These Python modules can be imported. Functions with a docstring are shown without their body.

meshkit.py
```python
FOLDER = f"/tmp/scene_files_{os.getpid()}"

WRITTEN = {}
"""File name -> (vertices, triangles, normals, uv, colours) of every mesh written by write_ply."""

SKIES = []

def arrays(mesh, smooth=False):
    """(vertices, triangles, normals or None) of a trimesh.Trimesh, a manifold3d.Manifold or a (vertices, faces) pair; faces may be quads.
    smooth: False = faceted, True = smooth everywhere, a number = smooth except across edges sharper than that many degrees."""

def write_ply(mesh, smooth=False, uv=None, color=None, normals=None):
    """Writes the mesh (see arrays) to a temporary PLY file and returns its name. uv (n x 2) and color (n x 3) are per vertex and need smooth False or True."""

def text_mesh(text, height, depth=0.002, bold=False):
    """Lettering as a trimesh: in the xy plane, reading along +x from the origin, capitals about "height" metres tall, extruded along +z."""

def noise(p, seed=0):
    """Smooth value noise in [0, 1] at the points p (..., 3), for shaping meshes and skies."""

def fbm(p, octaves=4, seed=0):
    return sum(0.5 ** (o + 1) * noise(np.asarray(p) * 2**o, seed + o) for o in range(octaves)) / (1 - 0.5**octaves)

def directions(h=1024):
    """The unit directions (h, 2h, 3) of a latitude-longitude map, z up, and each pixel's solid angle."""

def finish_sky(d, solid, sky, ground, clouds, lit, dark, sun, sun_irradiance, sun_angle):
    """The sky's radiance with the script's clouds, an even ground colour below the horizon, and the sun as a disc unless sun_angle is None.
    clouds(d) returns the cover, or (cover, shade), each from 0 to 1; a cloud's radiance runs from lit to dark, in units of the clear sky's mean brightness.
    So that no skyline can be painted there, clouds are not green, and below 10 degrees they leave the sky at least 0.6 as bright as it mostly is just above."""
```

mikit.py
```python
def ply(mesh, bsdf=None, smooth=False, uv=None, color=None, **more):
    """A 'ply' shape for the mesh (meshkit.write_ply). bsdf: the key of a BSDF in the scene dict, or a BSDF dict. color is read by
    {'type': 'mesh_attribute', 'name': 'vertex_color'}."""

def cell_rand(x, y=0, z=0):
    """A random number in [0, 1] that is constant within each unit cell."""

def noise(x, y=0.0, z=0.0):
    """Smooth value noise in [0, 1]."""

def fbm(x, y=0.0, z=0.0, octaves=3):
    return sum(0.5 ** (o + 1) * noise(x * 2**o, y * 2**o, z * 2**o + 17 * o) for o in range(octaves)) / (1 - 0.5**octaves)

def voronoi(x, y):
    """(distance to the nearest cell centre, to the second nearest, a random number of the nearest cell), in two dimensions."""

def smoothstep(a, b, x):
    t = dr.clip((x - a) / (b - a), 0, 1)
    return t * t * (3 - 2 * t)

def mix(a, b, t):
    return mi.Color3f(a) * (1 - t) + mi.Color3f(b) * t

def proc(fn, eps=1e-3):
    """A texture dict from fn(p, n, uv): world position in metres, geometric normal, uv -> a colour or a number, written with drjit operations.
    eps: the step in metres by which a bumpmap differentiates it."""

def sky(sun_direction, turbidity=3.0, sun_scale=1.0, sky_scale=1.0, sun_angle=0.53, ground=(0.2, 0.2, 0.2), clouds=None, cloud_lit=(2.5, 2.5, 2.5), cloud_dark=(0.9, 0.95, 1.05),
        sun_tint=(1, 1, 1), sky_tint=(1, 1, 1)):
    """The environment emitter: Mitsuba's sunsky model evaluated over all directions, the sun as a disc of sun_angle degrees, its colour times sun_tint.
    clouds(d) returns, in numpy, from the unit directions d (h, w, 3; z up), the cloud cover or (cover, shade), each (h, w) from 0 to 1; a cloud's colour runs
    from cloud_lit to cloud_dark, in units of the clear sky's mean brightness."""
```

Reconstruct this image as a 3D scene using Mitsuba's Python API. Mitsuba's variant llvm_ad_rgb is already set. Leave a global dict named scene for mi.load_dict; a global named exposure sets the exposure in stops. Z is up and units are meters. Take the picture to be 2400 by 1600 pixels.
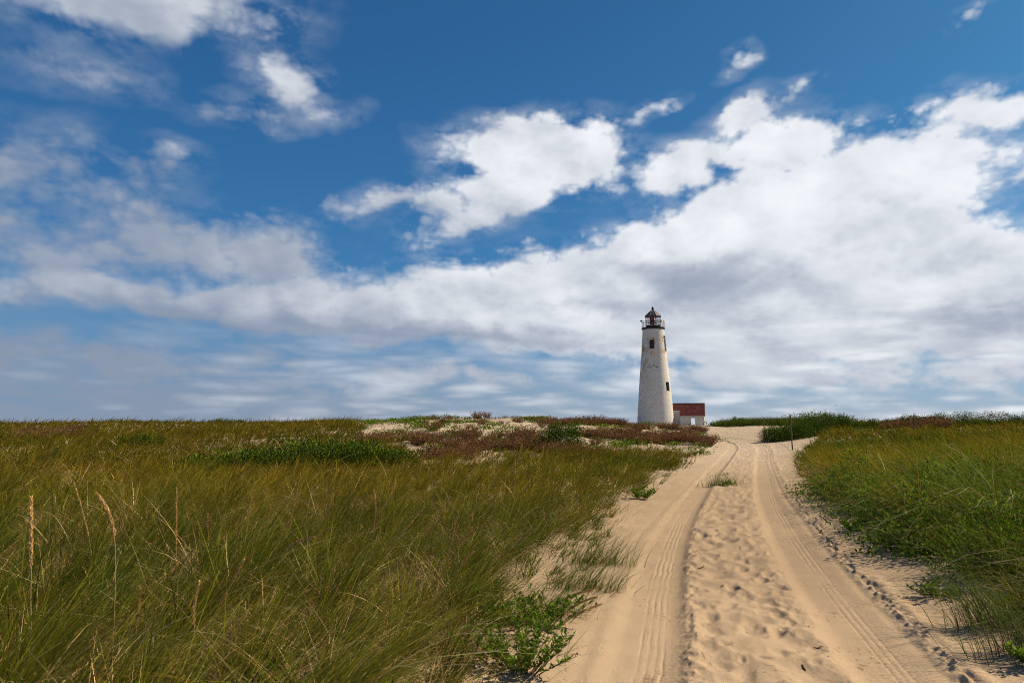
import math, random
import numpy as np, trimesh, manifold3d as m3, mitsuba as mi, drjit as dr
import mikit, meshkit
from mikit import proc, noise, fbm, voronoi, smoothstep, mix, cell_rand
from scipy.interpolate import RBFInterpolator, RegularGridInterpolator

T = mi.ScalarTransform4f
RNG = np.random.default_rng(7)
random.seed(7)
scene, labels = {}, {}

# ------------------------------------------------------------------ camera, sky and sun, exposure
PITCH = math.atan(200 / 1600)
scene['camera'] = {'type': 'perspective', 'fov': 73.74, 'fov_axis': 'x', 'near_clip': 0.05, 'far_clip': 60000.0,
                   'to_world': T().look_at(origin=[0, 0, 1.7], target=[0, math.cos(PITCH), 1.7 + math.sin(PITCH)], up=[0, 0, 1])}
SUN_AZ, SUN_EL = math.radians(17), math.radians(41)
SUN = (math.cos(SUN_AZ) * math.cos(SUN_EL), math.sin(SUN_AZ) * math.cos(SUN_EL), math.sin(SUN_EL))
exposure = 1.55

# cloud banks: azimuth (degrees right of +y), elevation, half width, half height, tilt, strength, greyness
BANKS = [
 (-31.2, 29.9, 9.8, 3.0, 8, 1.25, .42), (-22.8, 30.9, 2.8, 1.4, 5, .5, .45), (-19.2, 26.4, 2.5, 1.9, -7, .70, .40), (-19.8, 24, 3.7, .8, 8, .3, .6),
 (-27.4, 19.6, 2, .9, -1, .55, .5), (-33.7, 24, 2.9, 1.3, 4, .35, .7), (-36.6, 17.9, 3.5, 1.7, 2, .45, .75), (-33.3, 16.2, 5.1, 1.8, -5, .4, .75),
 (-23.2, 13.4, 8.3, 2.8, -7, .95, .55), (-34.6, 11.5, 6.5, 2.4, 5, .75, .8), (-28.7, 9.3, 10.1, 1.5, 1, 1.2, .35), (-15.1, 9.5, 11.1, 2.6, -2, 1.4, .3),
 (-1, 9.5, 13.6, 3.5, -5, 1.5, .2), (1.7, 22.6, 6.9, 2.6, -1, 1.35, .1), (-.6, 19.5, 5.7, 2.6, 10, .9, .15), (-3.6, 17.7, 4.6, 1.8, 26, .8, .25),
 (-11, 18.1, 5.2, 1, 15, .5, .35), (14.3, 20.6, 4, 1.7, 10, .8, .1), (19.3, 24, 2.2, 1.4, 23, .75, .05), (22.6, 21.7, 4.5, 1.9, 4, 1.1, .05),
 (27.1, 16.9, 9.4, 3.7, 0, 1.5, 0), (17.2, 14.6, 9.9, 4.1, 16, 1.45, .05), (11.2, 11.8, 11.4, 3.7, 3, 1.5, .22), (28.2, 10.9, 10.8, 4.7, -5, 1.5, .12),
 (35, 7.8, 6.2, 2.7, -8, 1.2, .35), (20.3, 7.0, 17.7, 2.5, -4, 1.25, .26), (32.5, 19.9, 1.8, 1.8, 43, .75, .05), (34.2, 21.3, 2.8, 1.6, -3, .8, .05),
 (36.8, 21.3, 1.4, 1.1, 36, .6, .05), (36.3, 11.5, 2.6, 1.5, -23, .8, .15), (11.8, 25, 1.5, .5, 27, .30, .3), (18.3, 27.9, 1.0, .5, 17, .30, .3),
 (23.8, 25.2, 1.0, .6, 15, .33, .3), (35.7, 27.4, .9, .45, 19, .2, .4), (-29.3, 4.8, 16.6, 1.6, 0, .7, .75), (-10, 3.6, 10.5, 1.1, 3, .5, .5),
 (24.8, 3.9, 13.4, 1.3, -2, .6, .35), (-26.3, 2.6, 14.5, 1, 1, .55, .7)]
# the same weather goes on round the rest of the sky
_r = np.random.default_rng(3)
for _k in range(60):
    _a, _e = _r.uniform(50, 310), _r.uniform(3, 50)
    BANKS.append((_a, _e, _r.uniform(4, 13), _r.uniform(1.2, 3.6), _r.uniform(-12, 12), _r.uniform(.5, 1.25), _r.uniform(.1, .6)))


# where whole cloud bases lie in shade: azimuth, elevation, half width, half height, tilt, amount
SHADOWS = [(21, 12.0, 6, 1.0, -10, .22), (30, 15.0, 5, .9, 4, .2), (33, 11.2, 6, 1, -6, .22), (16, 10.6, 7, 2.2, -6, .55), (13, 12.6, 4.5, 1.6, 0, .35), (36, 7.0, 6, 1.2, 4, .6), (-1, 7.3, 13, .9, -4, .6), (-18, 7.9, 12, .8, -3, .5), (-31, 8.0, 9, .7, 2, .4),
           (22, 7.6, 7, .8, -3, .25), (-31, 28.5, 6, 1.6, 0, .3), (5, 20.5, 6, 1.5, 0, .1), (26, 13, 7, 1.2, -3, .12), (6, 9.5, 6, .7, 5, .3), (24, 10.2, 6, 1, -8, .2)]
ROT = [np.linalg.qr(np.random.default_rng(50 + k).normal(size=(3, 3)))[0] for k in range(8)]


def octaves(q, f, n, gain, seed, billow):
    out, amp, tot = 0, 1.0, 0.0
    for o in range(n):
        x = meshkit.noise((q * f) @ ROT[o] + 7.7 * o, seed=seed + o)
        out = out + amp * (np.abs(2 * x - 1) * 1.35 if o < billow else x)
        tot += amp
        amp *= gain
        f *= 2.03
    return out / tot


def sky_clouds(d):
    az = np.degrees(np.arctan2(d[..., 0], d[..., 1]))
    el = np.degrees(np.arcsin(np.clip(d[..., 2], -1, 1)))
    q = np.stack([d[..., 0], d[..., 1], d[..., 2] * 1.5], -1)      # clouds lie flatter than they are wide
    wx, wy = octaves(q + 3, 8, 4, .55, 40, 0) - .5, octaves(q + 7, 8, 4, .55, 60, 0) - .5
    azw, elw = az + wx * 7.0, el + wy * 3.6

    def ellipse(a, e, ca, ce, ra, re, rot):
        x, y = ((a - ca + 180) % 360 - 180) * math.cos(math.radians(ce)), e - ce
        c_, s_ = math.cos(math.radians(rot)), math.sin(math.radians(rot))
        return (x * c_ + y * s_) / ra, (-x * s_ + y * c_) / re

    acc, g, ws = np.full(az.shape, 1e-6), np.zeros(az.shape), np.full(az.shape, 1e-6)
    for (ca, ce, ra, re, rot, s, b) in BANKS:
        rows = (np.abs(el - ce) < 3.5 * max(re, ra * abs(math.sin(math.radians(rot)))) + 4).any(axis=1)
        u, v = ellipse(azw[rows], elw[rows], ca, ce, ra, re, rot)
        v = np.where(v < 0, v * 1.2, v)
        rho = np.sqrt(u * u + v * v)
        w = s * np.clip(1.2 - rho, -1.2, .8)
        k = np.exp(7 * w)
        acc[rows] += k - math.exp(7 * -1.2 * s)
        g[rows] += k * (b + .16 * np.clip(-v, 0, 1))
        ws[rows] += k
    m = np.log(np.maximum(acc, 1e-5)) / 7
    grey = g / ws
    bil = octaves(q, 14, 7, .70, 11, 4)
    wis = octaves(q * np.array([1, 1, 1.4]) + 9, 13, 7, .68, 77, 0)
    dens = m + .95 * (bil - .47) + .80 * (wis - .5)
    soft = .36 + .30 * np.clip((-az + 5) / 30, 0, 1)
    cover = np.clip((dens + .08) / soft, 0, 1) ** 1.15
    veil = np.clip((wis - .42) * 1.5, 0, .45) * np.clip(m * 1.6 + .8, 0, 1)
    cover = np.maximum(cover * .98, veil)
    up = np.stack([d[..., 0], d[..., 1], d[..., 2] * 1.5 + .022], -1) + np.array([.012, -.004, 0])
    lit = octaves(up, 14, 5, .66, 11, 4) - octaves(q, 14, 5, .66, 11, 4)
    big = np.stack([d[..., 0], d[..., 1], d[..., 2] * 1.5 + .05], -1) + np.array([.02, -.006, 0])
    lit2 = octaves(big, 7.5, 3, .55, 23, 2) - octaves(q, 7.5, 3, .55, 23, 2)
    shade = grey * .95 + .50 * np.clip(lit, -.2, .3) + .55 * np.clip(lit2, -.3, .35) + .12 * np.clip(m - .25, 0, .5)
    shade = shade - .04 + .45 * (wis - .47) + .35 * (bil - .45)
    for (ca, ce, ra, re, rot, s) in SHADOWS:
        u, v = ellipse(azw, elw + (bil - .5) * 2, ca, ce, ra, re, rot)
        shade = shade + s * np.exp(-(u * u + v * v) * 1.2)
    # the layered far cloud and haze over the sea
    low = np.clip(1 - el / (9.0 + 1.5 * np.clip(az / 30, 0, 1)), 0, 1) ** .6
    st = octaves(np.stack([d[..., 0], d[..., 1], d[..., 2] * 6.5], -1), 9, 7, .64, 5, 2)
    far = low * np.clip(.62 + .16 * np.clip(-az / 25, 0, 1) + (st - .4) * 1.7, 0, .92)
    haze = .88 * np.exp(-np.clip(el, 0, 90) / 3.5)
    fshade = .82 - (.9 + .5 * np.clip(az / 30, -1, 1)) * (st - .48) * 1.25 - .26 * np.clip((az + 6) / 30, -1, 1)
    fshade = np.clip(fshade, .15 + .4 * np.clip(-(az - 6) / 25, 0, 1), 1.1)
    cover2 = 1 - (1 - cover) * (1 - far) * (1 - haze)
    # the banks away from the sun's side show their shaded flanks
    shade = shade + .62 * np.clip((-az + 4) / 34, 0, 1) * (np.abs(az) < 120) * np.clip((30 - el) / 12, .3, 1)
    hz = haze * (1 - cover) * (1 - far)
    shade = .5 + .5 * np.tanh((shade - .44) * 1.55)      # neither the white nor the grey runs flat
    shade = (shade * cover * (1 - far) + fshade * far + (.72 - .16 * np.clip(az / 30, -1, 1)) * hz) / (cover * (1 - far) + far + hz + 1e-4)
    return np.clip(cover2, 0, 1), np.clip(shade, 0, 1)


scene['sky'] = mikit.sky(SUN, turbidity=3.0, sun_scale=2.0, sky_scale=.72, sky_tint=(.33, .86, 1.24), clouds=sky_clouds, cloud_lit=(5.9, 6.0, 6.15), cloud_dark=(1.5, 1.85, 2.5),
                         sun_tint=(1.0, .955, .88), ground=(.25, .2, .13))

# ------------------------------------------------------------------ helpers
def ref(k):
    return {'type': 'ref', 'id': k}


def numbered(name):
    k, i = name, 0
    while k in scene or k in labels or any(x.startswith(k + '__') for x in scene):
        i += 1
        k = f'{name}_{i:03d}'
    return k


def tag(key, label=None, category=None, group=None, kind=None):
    d = labels.setdefault(key, {})
    for a, b in (('label', label), ('category', category), ('group', group), ('kind', kind)):
        if b:
            d[a] = b
    return key


def part(parent, name, mesh, bsdf, smooth=False, label=None, **kw):
    key = numbered(parent + '__' + name) if parent else numbered(name)
    scene[key] = mesh if isinstance(mesh, dict) else mikit.ply(mesh, bsdf, smooth=smooth, **kw)
    if label:
        labels[key] = {'label': label}
    return key


def thing(name, label, category, group=None):
    key = numbered(name)
    return tag(key, label, category, group)


def tube(points, radii, sides=6, cap=True):
    p = np.asarray(points, float)
    r = np.broadcast_to(radii, (len(p),))
    t = np.gradient(p, axis=0)
    t /= np.linalg.norm(t, axis=1, keepdims=True) + 1e-12
    a = np.cross(t, [0.31, .17, .93] if abs(t[0, 2]) < .8 else [1, .1, 0])
    a /= np.linalg.norm(a, axis=1, keepdims=True) + 1e-12
    b = np.cross(t, a)
    ang = np.arange(sides) * 2 * np.pi / sides
    v = p[:, None] + r[:, None, None] * (np.cos(ang)[None, :, None] * a[:, None] + np.sin(ang)[None, :, None] * b[:, None])
    f = []
    for i in range(len(p) - 1):
        for j in range(sides):
            k = (j + 1) % sides
            f += [[i * sides + j, i * sides + k, (i + 1) * sides + k], [i * sides + j, (i + 1) * sides + k, (i + 1) * sides + j]]
    v = v.reshape(-1, 3)
    if cap:
        n = len(v)
        v = np.vstack([v, p[:1], p[-1:]])
        for j in range(sides):
            k = (j + 1) % sides
            f += [[n, k, j], [n + 1, (len(p) - 1) * sides + j, (len(p) - 1) * sides + k]]
    return trimesh.Trimesh(v, f, process=False)


def join(*ms):
    return trimesh.util.concatenate(list(ms))


def box(x0, x1, y0, y1, z0, z1):
    return trimesh.creation.box(bounds=[[x0, y0, z0], [x1, y1, z1]])


def lathe(profile, n=48):
    """Solid of revolution round z from (radius, height) pairs, bottom to top."""
    pr = np.asarray(profile, float)
    ang = np.arange(n) * 2 * np.pi / n
    v = np.stack([pr[:, None, 0] * np.cos(ang), pr[:, None, 0] * np.sin(ang), np.repeat(pr[:, 1:2], n, 1)], -1).reshape(-1, 3)
    f = []
    for i in range(len(pr) - 1):
        for j in range(n):
            k = (j + 1) % n
            f += [[i * n + j, i * n + k, (i + 1) * n + k], [i * n + j, (i + 1) * n + k, (i + 1) * n + j]]
    c = len(v)
    v = np.vstack([v, [[0, 0, pr[0, 1]], [0, 0, pr[-1, 1]]]])
    for j in range(n):
        k = (j + 1) % n
        f += [[c, k, j], [c + 1, (len(pr) - 1) * n + j, (len(pr) - 1) * n + k]]
    return trimesh.Trimesh(v, f, process=False)


def manifold(m):
    return m3.Manifold(m3.Mesh(np.asarray(m.vertices, np.float32), np.asarray(m.faces, np.uint32)))


def unmanifold(m):
    k = m.to_mesh()
    return trimesh.Trimesh(np.array(k.vert_properties[:, :3]), np.array(k.tri_verts), process=False)


def sst(a, b, x):
    t = np.clip((x - a) / (b - a), 0, 1)
    return t * t * (3 - 2 * t)


def n2(x, y, f, seed, o=3):
    return meshkit.fbm(np.stack([x * f, y * f, np.zeros_like(x) + .37 * seed], -1), o, seed=seed) - .5


def inside(poly, x, y):
    """Signed measure: true for points within the polygon."""
    poly = np.asarray(poly, float)
    c = np.zeros(np.shape(x), bool)
    for (x0, y0), (x1, y1) in zip(poly, np.roll(poly, -1, 0)):
        hit = ((y0 > y) != (y1 > y)) & (x < (x1 - x0) * (y - y0) / ((y1 - y0) or 1e-9) + x0)
        c ^= hit
    return c


# ------------------------------------------------------------------ materials
def sand_colour(p, n, uv):
    a = fbm(p.x * .35, p.y * .35, 0.0, 3)
    b = fbm(p.x * 7, p.y * 7, p.z * 7, 3)
    g = noise(p.x * 240, p.y * 240, p.z * 240)
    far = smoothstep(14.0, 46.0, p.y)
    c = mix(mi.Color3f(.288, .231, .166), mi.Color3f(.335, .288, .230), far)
    c = c * (.80 + .28 * a + .14 * b) * (.86 + .28 * g)
    spot = smoothstep(.80, .86, noise(p.x * 38, p.y * 38, 3.0)) * smoothstep(.55, .7, noise(p.x * 3.1, p.y * 3.1, 9.0))
    return mix(c, mi.Color3f(.13, .085, .05), spot * .55)


def sand_bump(p, n, uv):
    return (.006 * fbm(p.x * 9, p.y * 9, p.z * 9, 3) + .0035 * noise(p.x * 60, p.y * 60, p.z * 60)) 


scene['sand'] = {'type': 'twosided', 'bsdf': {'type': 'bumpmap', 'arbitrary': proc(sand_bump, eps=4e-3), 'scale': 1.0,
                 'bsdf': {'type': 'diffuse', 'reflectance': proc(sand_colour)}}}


def limewash(p, n, uv):
    z = p.z
    a = fbm(p.x * 1.7, p.y * 1.7, z * 1.1, 4)
    c = mi.Color3f(.49, .502, .497) * (.90 + .18 * a)
    # lichen and weather on the side away from the sun, high up
    xl, yl = p.x - 20.48, p.y - 98.0
    side = smoothstep(.35, 1.0, -xl / dr.sqrt(xl * xl + yl * yl + 1e-6))
    li = side * smoothstep(7.0, 12.0, z) * smoothstep(14.2, 13.0, z) * smoothstep(.40, .62, fbm(p.x * 2.3, p.y * 2.3, z * 1.1, 3))
    c = mix(c, mi.Color3f(.22, .19, .11), .85 * li)
    # ochre where the wash has gone on the sunny side below the gallery
    xs = smoothstep(-.2, .55, xl / dr.sqrt(xl * xl + yl * yl + 1e-6))
    oc = xs * smoothstep(10.0, 12.2, z) * smoothstep(15.2, 14.2, z) * smoothstep(.50, .64, fbm(p.x * 2.7 + 5, p.y * 2.7, z * 1.7, 4))
    c = mix(c, mi.Color3f(.42, .27, .12), .75 * oc)
    # rust round the upper window: from its head and down below its sill
    dx = xl + .52
    front = smoothstep(-1.0, -1.3, yl)
    head = dr.exp(-dr.square((z - 14.18) / .20)) * smoothstep(.95, .45, dr.abs(dx + .12))
    jamb = smoothstep(.62, .46, dr.abs(dx)) * smoothstep(13.0, 13.9, z) * smoothstep(14.3, 14.1, z) * .7
    run = smoothstep(.45, .2, dr.abs(dx)) * smoothstep(10.8, 12.7, z) * smoothstep(12.95, 12.7, z) * .8
    ru = front * dr.clip(head + jamb + run, 0, 1) * smoothstep(.34, .60, fbm(p.x * 5.0, p.y * 5.0, z * 2.0, 3))
    c = mix(c, mi.Color3f(.36, .20, .07), .85 * ru)
    # bare dark stones at mid height
    dk = front * dr.exp(-dr.square((z - 10.25) / .38)) * smoothstep(1.3, .5, dr.abs(dx - .15)) * smoothstep(.55, .66, fbm(p.x * 6 + 3, p.y * 6, z * 7, 3))
    c = mix(c, mi.Color3f(.10, .085, .07), dr.clip(dk, 0, 1))
    return mix(c, c * .93 * mi.Color3f(1, .97, .92), smoothstep(3.2, 1.6, z))


scene['limewash'] = {'type': 'twosided', 'bsdf': {'type': 'diffuse', 'reflectance': proc(limewash)}}


def plaster(p, n, uv):
    a = fbm(p.x * 3, p.y * 3, p.z * 2, 4)
    return mi.Color3f(.53, .52, .49) * (.82 + .3 * a) * (.94 + .12 * noise(p.x * 20, p.y * 20, p.z * 20))


scene['plaster'] = {'type': 'twosided', 'bsdf': {'type': 'diffuse', 'reflectance': proc(plaster)}}


def shingle(p, n, uv):
    row = dr.floor(uv.y * 1.0)
    k = cell_rand(dr.floor(uv.x * 1.0 + row * .5), row, 3.0)
    a = fbm(p.x * 2, p.y * 2, p.z * 2, 3)
    c = mix(mi.Color3f(.082, .030, .031), mi.Color3f(.120, .047, .046), k)
    return c * (.75 + .5 * a)


scene['shingle'] = {'type': 'twosided', 'bsdf': {'type': 'diffuse', 'reflectance': proc(shingle)}}
scene['white_paint'] = {'type': 'twosided', 'bsdf': {'type': 'roughplastic', 'diffuse_reflectance': {'type': 'rgb', 'value': [.74, .73, .70]}, 'alpha': .3}}


def iron(p, n, uv):
    a = fbm(p.x * 6, p.y * 6, p.z * 6, 3)
    return mi.Color3f(.011, .011, .012) * (.6 + .9 * a)


scene['black_iron'] = {'type': 'twosided', 'bsdf': {'type': 'principled', 'base_color': proc(iron), 'roughness': .5, 'specular': .3}}


def lead(p, n, uv):
    a = fbm(p.x * 4, p.y * 4, p.z * 4, 3)
    return mi.Color3f(.042, .041, .042) * (.6 + .9 * a)


scene['roof_metal'] = {'type': 'twosided', 'bsdf': {'type': 'principled', 'base_color': proc(lead), 'roughness': .42, 'metallic': .2, 'specular': .5}}
scene['grey_metal'] = {'type': 'twosided', 'bsdf': {'type': 'principled', 'base_color': {'type': 'rgb', 'value': [.23, .24, .28]}, 'roughness': .45, 'metallic': .2}}
scene['dark_pane'] = {'type': 'twosided', 'bsdf': {'type': 'roughplastic', 'diffuse_reflectance': {'type': 'rgb', 'value': [.012, .012, .013]}, 'alpha': .1}}
scene['lantern_glass'] = {'type': 'thindielectric', 'int_ior': 1.5}
scene['red_panel'] = {'type': 'twosided', 'bsdf': {'type': 'roughplastic', 'diffuse_reflectance': {'type': 'rgb', 'value': [.24, .008, .008]}, 'alpha': .15}}
scene['pale_plastic'] = {'type': 'twosided', 'bsdf': {'type': 'roughplastic', 'diffuse_reflectance': {'type': 'rgb', 'value': [.72, .66, .50]}, 'alpha': .2}}


def wood(p, n, uv):
    a = fbm(p.x * 30, p.y * 30, p.z * 3, 3)
    return mi.Color3f(.13, .10, .075) * (.55 + .9 * a)


scene['weathered_wood'] = {'type': 'twosided', 'bsdf': {'type': 'diffuse', 'reflectance': proc(wood)}}
VC = {'type': 'mesh_attribute', 'name': 'vertex_color'}
scene['blade'] = {'type': 'principledthin', 'base_color': VC, 'roughness': .48, 'diff_trans': .55, 'spec_trans': 0.0, 'eta': 1.3}
scene['leaf'] = {'type': 'principledthin', 'base_color': VC, 'roughness': .55, 'diff_trans': .6, 'spec_trans': 0.0, 'eta': 1.3}
scene['dry_stem'] = {'type': 'twosided', 'bsdf': {'type': 'diffuse', 'reflectance': VC}}
def sea_col(p, n, uv):
    return mi.Color3f(.02, .05, .07) * (.8 + .4 * noise(p.x * .02, p.y * .02))
scene['sea_water'] = {'type': 'twosided', 'bsdf': {'type': 'principled', 'base_color': proc(sea_col), 'roughness': .25, 'specular': .5}}

# ------------------------------------------------------------------ the lie of the land
ROAD_Y = np.array([-30, -8, 0, 3, 4.8, 5.7, 6.7, 8.7, 12.5, 17, 22.5, 28.5, 35.4, 41, 45.5, 49, 52, 54.5, 57])
ROAD_X = np.array([-4.5, -.9, .7, 1.32, 1.72, 1.95, 2.18, 2.69, 3.83, 5.35, 7.26, 9.4, 11.9, 14.0, 15.45, 16.2, 16.2, 15.4, 13.6])
ROAD_S = np.concatenate([[0], np.cumsum(np.hypot(np.diff(ROAD_X), np.diff(ROAD_Y)))])
LEFT_EDGE = np.array([(-30, -7), (0, -1.2), (4.8, .36), (6.35, .58), (8.3, 1.02), (11.3, 1.76), (18.5, 3.75), (24.8, 6.05), (34, 9.65), (43, 12.9), (48, 13.2), (53, 13.5), (60, 12)])
RIGHT_EDGE = np.array([(-30, -1), (0, 2.6), (3, 3.6), (4.4, 3.9), (5.7, 4.05), (7.7, 4.5), (9.1, 4.8), (11.7, 5.45), (15.5, 6.7), (22.8, 9.4), (35.7, 14.5), (41, 17.3), (45.4, 19.6), (48, 21.2)])
CTRL = [(x, y, z) for x, y, z in zip(ROAD_X, ROAD_Y, np.interp(ROAD_Y, [0, 15, 25, 35, 49, 58], [0, 0, .04, .15, .56, .9]))]
CTRL += [(-1.2, 5, .12), (-.8, 8, .12), (-.2, 11, .12), (1.9, 18, .12), (4, 24.8, .15), (7.5, 34, .26), (10.5, 43, .62), (-4, 5, .12), (-4, 1, .12), (-8, 8, .1), (-5, 14, .1), (-14, 14, .1),
         (-8, 21, .1), (-20, 24, .25), (-2, 23, .2), (-11, 27, .2), (-3.6, 28, .40), (-4, 33, .55), (2, 28, .35), (-10, 36, .6), (-22, 40, .7), (-36, 36, .8), (-5, 42, 1.0), (3, 40, .75), (6, 38, .55),
         (-6, 50, 1.62), (2, 50, 1.5), (8, 48, 1.05), (10, 56, 1.45), (12, 60, 1.62), (14, 54, 1.25), (5, 60, 1.85), (-4, 60, 2.05), (1, 70, 2.50), (-9, 75, 2.35), (-20, 66, 1.75), (-30, 55, 1.05),
         (-52, 52, 1.1), (-40, 68, 1.7), (-32, 80, 2.0), (-62, 80, 2.05), (-90, 85, 2.1), (-15, 85, 2.1), (5, 82, 2.0), (11, 68, 1.72), (16, 66, 1.68), (20, 62, 1.5), (18, 58, 1.2),
         (22, 66, 1.9), (26, 64, 1.9), (17, 70, 1.75), (25, 72, 1.75), (20.5, 90, 1.5), (26, 96, 1.45), (20.5, 98, 1.5), (26, 104, 1.3), (15, 98, 1.5), (30, 110, 1.0),
         (4.9, 4.5, .03), (5.3, 5.6, .18), (6, 8, .36), (7.2, 12, .44), (8.5, 16, .38), (9, 6, .5), (12, 12, .6), (16, 18, .55), (12.5, 24, .42), (20, 26, .75), (17.5, 36, .45), (22, 36, .85),
         (28, 36, .95), (19.5, 42, .65), (22.5, 47, 1.1), (27, 46, 1.15), (34, 46, 1.1), (45, 44, 1.2), (28, 56, 1.6), (36, 58, 1.85), (46, 58, 1.95), (60, 58, 2.0), (38, 70, 1.7), (22, 53, 1.0),
         (60, 80, 1.5), (0, 110, 1.2), (-60, 120, 1.0), (60, 120, 1.0), (0, 160, -.5), (-120, 160, -.5), (120, 160, -.5), (0, -40, .2), (-50, -20, .3), (50, -20, .4), (-100, 40, 1.0), (110, 40, 1.2)]
CTRL = np.array(CTRL)
_rbf = RBFInterpolator(CTRL[:, :2], CTRL[:, 2], kernel='thin_plate_spline', smoothing=1.5)
_gx, _gy = np.linspace(-130, 130, 521), np.linspace(-50, 180, 461)
_X, _Y = np.meshgrid(_gx, _gy, indexing='ij')
_base = RegularGridInterpolator((_gx, _gy), _rbf(np.stack([_X.ravel(), _Y.ravel()], 1)).reshape(_X.shape), method='linear', bounds_error=False, fill_value=None)
_f = np.linspace(0, ROAD_S[-1], 1200)
RX, RY = np.interp(_f, ROAD_S, ROAD_X), np.interp(_f, ROAD_S, ROAD_Y)
for _k in range(3):
    RX[1:-1] = np.convolve(RX, np.ones(41) / 41, 'same')[1:-1] * ((np.arange(1, 1199) > 25) & (np.arange(1, 1199) < 1174)) + RX[1:-1] * ~((np.arange(1, 1199) > 25) & (np.arange(1, 1199) < 1174))
    RY[1:-1] = np.convolve(RY, np.ones(41) / 41, 'same')[1:-1] * ((np.arange(1, 1199) > 25) & (np.arange(1, 1199) < 1174)) + RY[1:-1] * ~((np.arange(1, 1199) > 25) & (np.arange(1, 1199) < 1174))
from scipy.spatial import cKDTree
_tree = cKDTree(np.stack([RX, RY], 1))
_tx, _ty = np.gradient(RX), np.gradient(RY)
_tl = np.hypot(_tx, _ty)
NX, NY = _ty / _tl, -_tx / _tl          # to the right of the way


def road_uv(x, y):
    """(signed distance right of the road's middle line, distance along it) for points."""
    _, i = _tree.query(np.stack([np.ravel(x), np.ravel(y)], 1))
    u = (np.ravel(x) - RX[i]) * NX[i] + (np.ravel(y) - RY[i]) * NY[i]
    d = np.hypot(np.ravel(x) - RX[i], np.ravel(y) - RY[i])
    u = np.where(np.abs(u) < d * .5, d, u)
    return u.reshape(np.shape(x)), _f[i].reshape(np.shape(x))


def on_sand(x, y, grow=0.0):
    """How far (metres) inside the open sand of the way; negative in the grass."""
    l, r = np.interp(y, LEFT_EDGE[:, 0], LEFT_EDGE[:, 1]), np.interp(y, RIGHT_EDGE[:, 0], RIGHT_EDGE[:, 1])
    return np.minimum(x - l, r - x) * .9


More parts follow.
